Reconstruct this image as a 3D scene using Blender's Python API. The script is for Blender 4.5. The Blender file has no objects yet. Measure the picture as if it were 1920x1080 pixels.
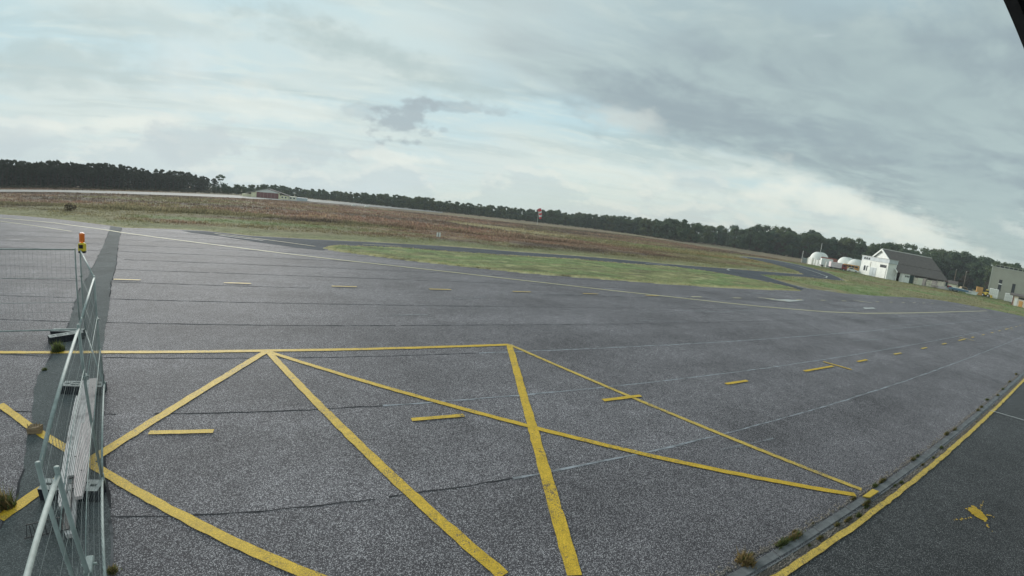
import bpy, math, random
import numpy as np
from mathutils import Vector, Matrix

scene = bpy.context.scene
R = math.radians

# ---------------------------------------------------------------- camera
cam = bpy.data.cameras.new("camera")
cam.type = 'PANO'
cam.panorama_type = 'FISHEYE_LENS_POLYNOMIAL'      # the wide webcam lens, with its barrel distortion
cam.sensor_width = 36.0
cam.fisheye_fov = R(170)
cam.fisheye_polynomial_k0 = 0.0
cam.fisheye_polynomial_k1 = -0.06730027882728316
cam.fisheye_polynomial_k2 = 0.00026972365537083104
cam.fisheye_polynomial_k3 = 3.5540261492124004e-05
cam.fisheye_polynomial_k4 = -1.001396874065932e-06
cam.clip_start = 0.05
cam.clip_end = 20000
cam_obj = bpy.data.objects.new("camera", cam)
scene.collection.objects.link(cam_obj)
_r = Vector((0.90173308, -0.41692561, 0.11423876)); _u = Vector((-0.03026951, 0.20271808, 0.9787692)); _f = Vector((0.4312322, 0.88604651, -0.17017746))
_m = Matrix((_r, _u, -_f)).transposed().to_4x4(); _m.translation = (0, 0, 3.599)
cam_obj.matrix_world = _m
scene.camera = cam_obj

# ---------------------------------------------------------------- exposure and renderer
scene.view_settings.view_transform = 'Standard'
scene.view_settings.look = 'None'
scene.view_settings.exposure = 0.5
scene.view_settings.gamma = 1.0
scene.view_settings.use_curve_mapping = False
scene.render.engine = 'CYCLES'
scene.cycles.use_denoising = True
scene.cycles.denoising_input_passes = 'RGB_ALBEDO_NORMAL'
scene.cycles.max_bounces = 4
scene.cycles.diffuse_bounces = 2
scene.cycles.glossy_bounces = 2
scene.cycles.transmission_bounces = 2
scene.cycles.transparent_max_bounces = 6
scene.cycles.volume_bounces = 0
scene.cycles.sample_clamp_indirect = 4

SUN_EL, SUN_AZ = R(12.5), R(-16.1)      # azimuth from +Y towards +X
SUN_DIR = Vector((math.sin(SUN_AZ) * math.cos(SUN_EL), math.cos(SUN_AZ) * math.cos(SUN_EL), math.sin(SUN_EL)))

# ---------------------------------------------------------------- node helper
class NT:
    """tiny expression builder on a node tree"""
    def __init__(self, tree):
        self.t = tree; self.n = tree.nodes; self.l = tree.links
    def put(self, sock, v):
        if isinstance(v, bpy.types.NodeSocket): self.l.new(v, sock)
        else: sock.default_value = v
    def m(self, op, a, b=None, c=None, clamp=False):
        nd = self.n.new('ShaderNodeMath'); nd.operation = op; nd.use_clamp = clamp
        self.put(nd.inputs[0], a)
        if b is not None: self.put(nd.inputs[1], b)
        if c is not None: self.put(nd.inputs[2], c)
        return nd.outputs[0]
    def add(self, a, b): return self.m('ADD', a, b)
    def sub(self, a, b): return self.m('SUBTRACT', a, b)
    def mul(self, a, b): return self.m('MULTIPLY', a, b)
    def v(self, op, a, b=None, scale=None):
        nd = self.n.new('ShaderNodeVectorMath'); nd.operation = op
        self.put(nd.inputs[0], a)
        if b is not None: self.put(nd.inputs[1], b)
        if scale is not None: self.put(nd.inputs['Scale'], scale)
        return nd.outputs['Value'] if op in ('DOT_PRODUCT', 'LENGTH', 'DISTANCE') else nd.outputs[0]
    def sep(self, a):
        nd = self.n.new('ShaderNodeSeparateXYZ'); self.put(nd.inputs[0], a); return nd.outputs
    def comb(self, x, y, z):
        nd = self.n.new('ShaderNodeCombineXYZ')
        for s, q in zip(nd.inputs, (x, y, z)): self.put(s, q)
        return nd.outputs[0]
    def noise(self, vec, scale, detail=4, rough=.55, dist=0, color=False):
        nd = self.n.new('ShaderNodeTexNoise'); self.put(nd.inputs['Vector'], vec)
        nd.inputs['Scale'].default_value = scale; nd.inputs['Detail'].default_value = detail
        nd.inputs['Roughness'].default_value = rough; nd.inputs['Distortion'].default_value = dist
        return nd.outputs['Color' if color else 'Fac']
    def voro(self, vec, scale, out='Color', feature='F1'):
        nd = self.n.new('ShaderNodeTexVoronoi'); nd.feature = feature; self.put(nd.inputs['Vector'], vec)
        nd.inputs['Scale'].default_value = scale; return nd.outputs[out]
    def ss(self, x, lo, hi):
        nd = self.n.new('ShaderNodeMapRange'); nd.interpolation_type = 'SMOOTHSTEP'; self.put(nd.inputs[0], x)
        self.put(nd.inputs[1], lo); self.put(nd.inputs[2], hi); return nd.outputs[0]
    def lin(self, x, lo, hi, a=0., b=1.):
        nd = self.n.new('ShaderNodeMapRange'); self.put(nd.inputs[0], x)
        for i, q in enumerate((lo, hi, a, b)): self.put(nd.inputs[i + 1], q)
        return nd.outputs[0]
    def mix(self, f, a, b, mode='MIX'):
        nd = self.n.new('ShaderNodeMix'); nd.data_type = 'RGBA'; nd.blend_type = mode
        self.put(nd.inputs[0], f)
        for i, q in ((6, a), (7, b)):
            if isinstance(q, tuple) and len(q) == 3: q = (*q, 1)
            self.put(nd.inputs[i], q)
        return nd.outputs[2]

# ---------------------------------------------------------------- world: broken cloud over a Nishita sky
world = bpy.data.worlds.new("World"); scene.world = world; world.use_nodes = True
wt = world.node_tree; wt.nodes.clear(); W = NT(wt)
sky = wt.nodes.new('ShaderNodeTexSky'); sky.sky_type = 'NISHITA'; sky.sun_disc = False
sky.sun_elevation = SUN_EL; sky.sun_rotation = SUN_AZ; sky.air_density = 1.0; sky.dust_density = 1.5
tc = wt.nodes.new('ShaderNodeTexCoord')
d = W.v('NORMALIZE', tc.outputs['Generated'])
dx, dy, dz = W.sep(d)
zc = W.m('MAXIMUM', dz, 0.03)
q = W.comb(W.m('DIVIDE', dx, zc), W.m('DIVIDE', dy, zc), 0.0)         # point on the flat cloud deck above
qx, qy, _ = W.sep(q)
warp = W.noise(q, .55, 3, .5, color=True)
qw = W.v('ADD', q, W.v('SCALE', W.v('SUBTRACT', warp, (.5, .5, .5)), scale=1.1))
n_big = W.noise(qw, .42, 4, .54)
n_str = W.noise(W.v('MULTIPLY', qw, (.5, 1.05, 1)), .75, 4, .5)
n_fine = W.noise(W.v('MULTIPLY', qw, (.8, 1.5, 1)), 2.2, 4, .56)
K = 8.3
LIGHT = tuple(c * K for c in (.565, .65, .63)); CYAN = tuple(c * K for c in (.46, .62, .66)); GREY = tuple(c * K for c in (.385, .48, .48))
DARK = tuple(c * K for c in (.285, .35, .375)); WARM = tuple(c * K for c in (.76, .785, .71)); CUM = tuple(c * K for c in (.44, .51, .53))
col = W.mix(W.ss(n_big, .36, .62), CYAN, LIGHT)
col = W.mix(W.mul(W.ss(n_str, .46, .64), .65), col, GREY)
col = W.mix(W.mul(W.ss(n_fine, .50, .70), .5), col, tuple(c * K for c in (.63, .70, .65)))
low = W.ss(dz, .22, .05)                                               # towards the horizon the gaps close up
col = W.mix(W.mul(low, .7), col, tuple(c * K for c in (.595, .67, .64)))
# the grey stratus deck whose edge crosses the sky
edge = W.add(W.sub(3.35, qy), W.mul(W.sub(n_str, .5), 2.4))
deck = W.mul(W.mul(W.ss(edge, -.35, .55), W.ss(W.add(qy, W.mul(n_str, 2.0)), -2.0, .0)), W.ss(W.add(qx, W.mul(W.sub(n_big, .5), 4.0)), .35, 2.1))
dcol = W.mix(W.ss(W.add(W.mul(n_fine, .5), W.mul(n_big, .5)), .38, .62), DARK, GREY)
col = W.mix(W.mul(deck, .92), col, dcol)
# cumulus banks low over the horizon
pc = W.v('MULTIPLY', d, (1, 1, 2.3))
n_c = W.noise(pc, 5.5, 5, .58)
n_c2 = W.noise(W.v('ADD', pc, (0, 0, .035)), 5.5, 5, .58)
band = W.ss(W.add(W.lin(dz, .0, .17, .16, -.20), W.sub(n_c, .5)), -.03, .05)
band2 = W.ss(W.add(W.lin(dz, .0, .17, .13, -.24), W.sub(n_c2, .5)), -.03, .05)
rim = W.mul(W.m('SUBTRACT', band, band2, clamp=True), W.ss(dz, .16, .11))
ccol = W.mix(W.ss(n_c, .35, .7), CUM, tuple(c * K for c in (.49, .57, .585)))
col = W.mix(W.mul(band, .55), col, ccol)
col = W.mix(W.mul(rim, .45), col, WARM)
# single clouds and cloud breaks: colour, strength, raggedness, direction of the centre, axes
DARKP = tuple(c * K for c in (.315, .38, .41))
CLOUDS = [
    (GREY, 0.8, 1.6, (0.0725, 0.9499, 0.3039), (3.467, 0.013, -0.867), (-3.23, 7.481, -22.616)),
    (GREY, 0.6, 1.8, (-0.4681, 0.8629, 0.1905), (3.591, 1.855, 0.418), (-0.093, 4.331, -19.843)),
    (GREY, 0.45, 1.8, (-0.3132, 0.9049, 0.2881), (4.96, 1.494, 0.699), (-1.096, 10.449, -34.015)),
    (WARM, 0.6, 1.6, (-0.3935, 0.914, 0.0986), (4.21, 1.782, 0.286), (5.877, 8.135, -51.97)),
    (WARM, 0.45, 1.8, (-0.0945, 0.9811, 0.1689), (5.769, 0.473, 0.482), (0.336, 4.018, -23.157)),
    (CUM, 0.62, 2.2, (-0.2353, 0.9681, 0.0864), (9.64, 2.293, 0.563), (2.182, 2.575, -22.905)),
    (CUM, 0.55, 2.2, (-0.0028, 0.9961, 0.0886), (6.323, -0.023, 0.455), (1.368, 2.196, -24.633)),
    (CUM, 0.6, 2.4, (-0.4265, 0.9003, 0.0868), (38.318, 17.911, 2.501), (3.814, 9.682, -81.733)),
    (CUM, 0.5, 2.2, (-0.5309, 0.8457, 0.0537), (13.804, 8.627, 0.619), (0.817, 2.62, -33.189)),
    (WARM, 0.55, 2.2, (0.1433, 0.985, 0.096), (8.826, -1.36, 0.777), (2.813, 4.513, -50.506)),
    (DARKP, 0.85, 2.9, (0.1781, 0.9689, 0.1716), (14.473, -2.913, 1.43), (2.266, 3.588, -22.606)),
    (DARKP, 0.6, 2.2, (0.2846, 0.9336, 0.2176), (7.118, -2.045, -0.534), (7.702, 15.558, -76.836)),
    (DARKP, 0.4, 2.6, (0.0683, 0.9807, 0.1833), (18.455, -1.61, 1.735), (7.503, 11.266, -63.056)),
    (DARKP, 0.45, 2.4, (0.2493, 0.9536, 0.1685), (67.864, -19.028, 7.264), (13.07, 10.2, -77.07)),
    (DARK, 0.8, 1.5, (0.7061, 0.6604, 0.2556), (2.346, -2.51, 0.004), (1.864, 3.462, -14.093)),
    (GREY, 0.85, 1.2, (0.9732, 0.1955, 0.1213), (1.338, -7.448, 1.268), (0.557, 4.844, -12.278)),
    (GREY, 0.5, 1.2, (0.8899, 0.3259, 0.3192), (1.378, -4.145, 0.391), (1.907, 3.15, -8.532)),
    (WARM, 0.8, 1.7, (0.9027, 0.4171, 0.1055), (1.945, -4.039, -0.68), (0.129, 7.326, -30.071)),
    (WARM, 0.55, 1.7, (0.8292, 0.5453, 0.123), (10.219, -16.206, 2.96), (0.501, 2.647, -15.111)),
    (WARM, 0.4, 1.7, (0.6045, 0.7614, 0.2344), (8.391, -7.088, 1.383), (3.079, 7.899, -33.597)),
    (WARM, 0.4, 1.8, (0.603, 0.7899, 0.1116), (3.592, -2.83, 0.622), (0.01, 3.773, -26.754)),
]
n_s = W.noise(W.v('MULTIPLY', d, (1, 1, 1.7)), 17, 5, .6)
n_l = W.noise(W.v('MULTIPLY', d, (1, 1, 2.2)), 6, 3, .55)
rag = W.add(W.mul(W.sub(n_s, .5), 1.2), W.mul(W.sub(n_l, .5), 1.1))
for (c_, st_, na_, cc_, ua_, ub_) in CLOUDS:
    pd = W.v('SUBTRACT', d, cc_); ca = W.v('DOT_PRODUCT', pd, ua_); cb = W.v('DOT_PRODUCT', pd, ub_)
    rr_ = W.m('SQRT', W.add(W.mul(ca, ca), W.mul(cb, cb)))
    lo_, hi_ = (-.12, .62) if na_ >= 2 else (-.25, .85)
    w_ = W.ss(W.add(W.sub(1.0, rr_), W.mul(rag, na_)), lo_, hi_)
    col = W.mix(W.mul(W.mul(w_, st_), W.ss(dz, .0, .03)), col, c_)
# light scattered round the veiled sun
sdot = W.m('MAXIMUM', W.v('DOT_PRODUCT', d, tuple(SUN_DIR)), 0.0)
glow = W.add(W.mul(W.m('POWER', sdot, 700.0), .20), W.mul(W.m('POWER', sdot, 40.0), .05))
col = W.mix(glow, col, tuple(c * K for c in (.90, .86, .78)))
col = W.mix(W.ss(dz, -.01, -.06), col, tuple(c * K for c in (.2, .2, .19)))
col = W.mix(0.12, col, W.v('MINIMUM', sky.outputs[0], (4.9, 5.5, 5.8)))
bg = wt.nodes.new('ShaderNodeBackground'); bg.inputs['Strength'].default_value = 0.1
wt.links.new(col, bg.inputs[0])
world.cycles.sampling_method = 'NONE'
wo = wt.nodes.new('ShaderNodeOutputWorld'); wt.links.new(bg.outputs[0], wo.inputs[0])

# ---------------------------------------------------------------- the veiled sun
sl = bpy.data.lights.new("sun", 'SUN'); sl.energy = 2.4; sl.angle = R(32); sl.color = (1, .96, .90)
so = bpy.data.objects.new("sun", sl); scene.collection.objects.link(so)
so.rotation_euler = SUN_DIR.to_track_quat('Z', 'Y').to_euler()

# ---------------------------------------------------------------- surveyed ground positions (metres; camera stands at the origin)
APRON_FAR = [(-35.07, 47.84), (-30.43, 46.36), (-26.27, 44.76), (-22.09, 42.71), (-16.21, 38.91), (-14.62, 37.65), (-12.11, 38.33), (-8.72, 38.32), (-5.01, 36.4), (0.31, 36.41), (5.78, 37.33), (12.04, 38.17), (18.91, 38.0), (25.81, 38.33), (30.02, 38.19), (37.35, 37.31), (42.94, 37.32), (49.42, 37.87), (55.41, 38.27), (61.73, 38.84), (69.17, 39.56), (75.04, 40.19), (83.41, 46.25), (92.6, 54.55), (98.73, 61.84), (102.37, 68.08), (102.16, 71.22), (100.11, 73.12), (113.66, 80.26), (127.48, 82.98), (131.91, 79.95), (129.15, 72.02), (120.76, 62.9), (103.89, 49.45), (91.24, 41.41), (81.46, 35.51), (73.74, 35.43), (66.22, 35.73), (58.01, 34.3), (52.33, 34.01), (49.33, 30.13), (47.28, 26.79), (46.73, 24.35), (50.45, 22.05), (59.41, 21.49), (73.9, 21.67), (84.07, 20.48), (88.09, 18.56), (90.76, 14.82), (94.57, 10.84), (93.22, 5.63)]
TAXI_DARK = [(-10.29, 37.66), (-8.63, 37.96), (-4.96, 36.08), (0.31, 36.19), (5.75, 37.09), (11.96, 37.91), (18.69, 37.56), (25.53, 37.91), (29.77, 37.87), (37.03, 36.98), (42.48, 36.91), (48.85, 37.42), (54.61, 37.71), (60.79, 38.23), (68.03, 38.9), (73.38, 39.29), (82.46, 45.6), (90.85, 53.5), (96.96, 60.57), (100.7, 66.64), (100.82, 69.95), (113.02, 78.87), (122.92, 79.99), (127.19, 77.05), (123.71, 68.96), (116.12, 60.45), (101.2, 48.15), (90.22, 41.16), (81.85, 36.28), (75.16, 36.13), (67.26, 36.31), (58.85, 34.81), (52.21, 34.17), (48.48, 29.6), (46.52, 26.35), (45.24, 23.86), (41.02, 22.0), (42.98, 24.47), (42.13, 27.89), (39.95, 32.53), (36.44, 34.27), (28.42, 33.89), (23.5, 34.83), (16.96, 33.99), (10.62, 33.53), (6.8, 34.17), (4.5, 33.63), (1.42, 32.81), (0.72, 31.6), (0.55, 29.4), (-1.06, 30.09), (-3.96, 32.15), (-6.79, 34.75), (-9.07, 36.01)]
ISLAND = [(0.57, 30.58), (0.8, 31.71), (1.42, 32.81), (4.5, 33.63), (6.78, 34.09), (10.62, 33.53), (16.96, 33.99), (23.5, 34.83), (28.42, 33.89), (36.44, 34.27), (39.95, 32.53), (42.13, 27.89), (42.98, 24.47), (41.52, 22.11), (37.54, 21.91), (29.56, 21.79), (23.66, 21.96), (19.26, 22.69), (15.68, 23.26), (12.49, 23.84), (8.97, 25.27), (5.43, 26.66), (2.27, 28.8), (0.96, 29.73)]
RUNWAY_NEAR = [(-75.06, 102.48), (-69.13, 105.41), (-60.9, 115.99), (-49.62, 123.22), (-39.32, 139.46), (-22.59, 161.24), (-6.15, 191.23), (9.63, 194.38), (29.35, 205.21), (55.31, 220.22), (63.49, 225.84)]
RUNWAY_FAR = [(-86.86, 118.6), (-79.99, 121.98), (-70.99, 135.21), (-61.12, 151.73), (-49.11, 174.11), (-30.03, 213.96), (-8.8, 271.02), (13.79, 280.41), (40.26, 282.19), (71.57, 285.34), (77.48, 275.9)]
STRAW = [(32.52, 102.79), (39.45, 104.16), (45.22, 100.09), (52.31, 85.4), (44.51, 83.97), (38.11, 87.1), (33.07, 90.56)]
L_A = [(-7.19, 9.74), (-6.72, 9.81), (-4.55, 10.01), (-1.02, 10.18), (5.12, 10.27)]
L_B = [(5.12, 10.27), (2.48, 2.8)]
L_C = [(5.12, 10.27), (7.83, 2.2)]
L_D = [(-1.01, 10.14), (7.54, 2.18)]
L_E = [(-0.99, 10.14), (1.77, 3.05)]
L_F = [(-1.01, 10.14), (-2.94, 5.84), (-3.36, 5.05), (-3.59, 4.51)]
L_G = [(-5.22, 7.37), (-4.22, 6.62), (-3.42, 6.06), (-2.85, 5.63), (-0.52, 3.85)]
EDGE_Y = [(4.28, 1.8), (4.69, 1.81), (6.28, 1.79), (7.99, 1.77), (9.71, 1.75), (13.82, 1.76), (18.49, 1.73), (20.71, 1.74), (26.91, 1.79)]
DRAIN = [(3.91, 2.04), (4.37, 2.02), (4.82, 2.04), (5.69, 2.05), (7.27, 2.03), (8.51, 2.06), (10.38, 2.03), (13.53, 2.01), (17.5, 1.92), (29.15, 2.02)]
TAXI_Y = [(-30.56, 43.21), (-27.67, 42.15), (-21.09, 39.29), (-14.99, 35.31), (-13.14, 33.85), (-8.69, 30.99), (-5.01, 28.85), (-1.75, 26.98), (1.43, 25.36), (4.69, 23.93), (7.32, 22.76), (10.05, 21.46), (12.54, 20.36), (15.5, 18.94), (17.89, 18.0), (21.41, 16.52), (24.48, 15.4), (28.4, 14.4), (30.12, 13.99), (35.34, 13.45), (45.81, 13.28), (65.6, 13.35), (83.47, 13.32)]
TAXI_Y2 = [(-29.07, 41.1), (-25.75, 39.21), (-20.88, 36.28), (-16.73, 33.51)]
TAXI_W = [(-14.45, 37.23), (-11.64, 36.84), (-8.97, 35.62), (-6.35, 33.8), (-4.33, 32.31)]
STRIP_L = [(-16.02, 38.46), (-14.07, 33.42), (-11.96, 27.78), (-10.18, 22.91), (-9.16, 20.07), (-8.34, 17.74), (-7.86, 16.2), (-6.82, 13.57), (-6.17, 11.92), (-5.42, 9.57), (-5.17, 8.56), (-4.84, 7.81), (-4.36, 6.86), (-4.11, 6.21), (-3.79, 5.54), (-3.61, 4.96), (-3.51, 4.37), (-3.54, 3.93)]
STRIP_R = [(-14.78, 37.56), (-13.23, 33.41), (-11.23, 28.03), (-8.6, 21.18), (-7.73, 18.73), (-7.1, 16.95), (-6.01, 14.18), (-5.4, 12.48), (-4.87, 11.02), (-4.3, 9.56), (-3.76, 8.22), (-3.36, 7.22), (-3.0, 6.26), (-2.77, 5.71), (-2.46, 5.01), (-2.2, 4.34), (-1.97, 3.64)]
J_L0 = [(-17.33, 26.31), (-11.96, 27.78)]
T1 = [(15.73, 6.98), (16.01, 6.06)]
WHITE_LINE = [(17.0, 1.87), (17.35, 0.74)]
PATCH1 = [(28.47, 17.47), (31.47, 17.78), (33.43, 17.41), (30.35, 16.9)]
PATCH2 = [(39.43, 15.28), (41.81, 15.3), (41.15, 14.81), (38.51, 14.73)]
HOOK = [(68.45, 41.62), (57.44, 39.7), (50.37, 37.53), (48.17, 36.19), (47.13, 35.07), (47.52, 34.95)]
HOOK2 = [(114.54, 67.17), (108.26, 59.36), (93.57, 47.45), (84.54, 40.53), (78.58, 37.81), (77.22, 37.73), (77.09, 39.97)]
SPLASH = [(9.08, 0.49)]
SPLASH_D = [(8.44, 0.72), (9.04, 0.74), (9.24, 0.33), (8.72, 0.25), (9.62, 0.57)]
PLATE = [(7.55, 2.07), (7.97, 2.08), (8.02, 1.98), (7.64, 1.98)]
FARDASH = [(45.16, 24.67), (45.71, 23.38), (48.62, 23.22), (50.71, 22.92)]
FENCE = {'L': (-7.43, 10.64), 'C0': (-5.71, 11.67), 'C1': (-5.57, 11.6), 'B': (-3.73, 8.27), 'A': (-2.58, 5.27), 'N1': (-1.62, 2.5), 'N2': (-1.52, 2.52), 'E': (-1.3, 1.63)}
FENCEB = {'C': (-5.35, 10.7), 'B': (-3.75, 7.99), 'A': (-2.77, 5.29)}
BLOCKS = {'corner1': [(-6.07, 10.8), (-5.36, 10.86)], 'corner2': [(-5.65, 10.32), (-5.36, 10.86)], 'B': [(-4.37, 7.96), (-3.6, 7.95)], 'A': [(-3.24, 4.97), (-2.52, 4.97)]}
PLANKS = [[(-3.78, 7.35), (-2.81, 4.55)], [(-3.95, 8.0), (-2.91, 5.15)], [(-3.87, 8.1), (-2.66, 4.76)], [(-2.86, 5.02), (-2.58, 4.17)]]
STUB = (-4.12, 6.5)
WEEDS = [(-5.46, 10.0, 0.32), (-3.64, 4.73, 0.3), (-2.01, 3.77, 0.13), (-5.21, 8.93, 0.12), (2.82, 4.6, 0.14), (3.03, 4.61, 0.1), (-1.93, 4.59, 0.12), (-1.74, 4.6, 0.14), (-1.19, 4.59, 0.13)]
DWEEDS = [(4.48, 2.08, 0.26), (5.25, 2.11, 0.22), (5.53, 2.1, 0.2), (7.38, 2.14, 0.12), (8.21, 2.12, 0.17), (8.55, 2.12, 0.15), (7.46, 1.95, 0.16), (6.97, 1.86, 0.14), (6.7, 1.9, 0.12), (10.25, 2.13, 0.16), (10.54, 2.13, 0.12), (12.92, 2.14, 0.2), (13.56, 2.1, 0.16), (11.72, 1.95, 0.14), (16.57, 2.11, 0.22), (17.18, 2.12, 0.2), (18.57, 2.2, 0.2), (5.85, 1.9, 0.12), (6.4, 1.93, 0.13), (8.89, 1.89, 0.12), (10.2, 1.91, 0.1), (19.93, 2.06, 0.2), (21.55, 2.12, 0.2), (23.83, 2.17, 0.22), (26.54, 2.24, 0.22)]
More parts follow.
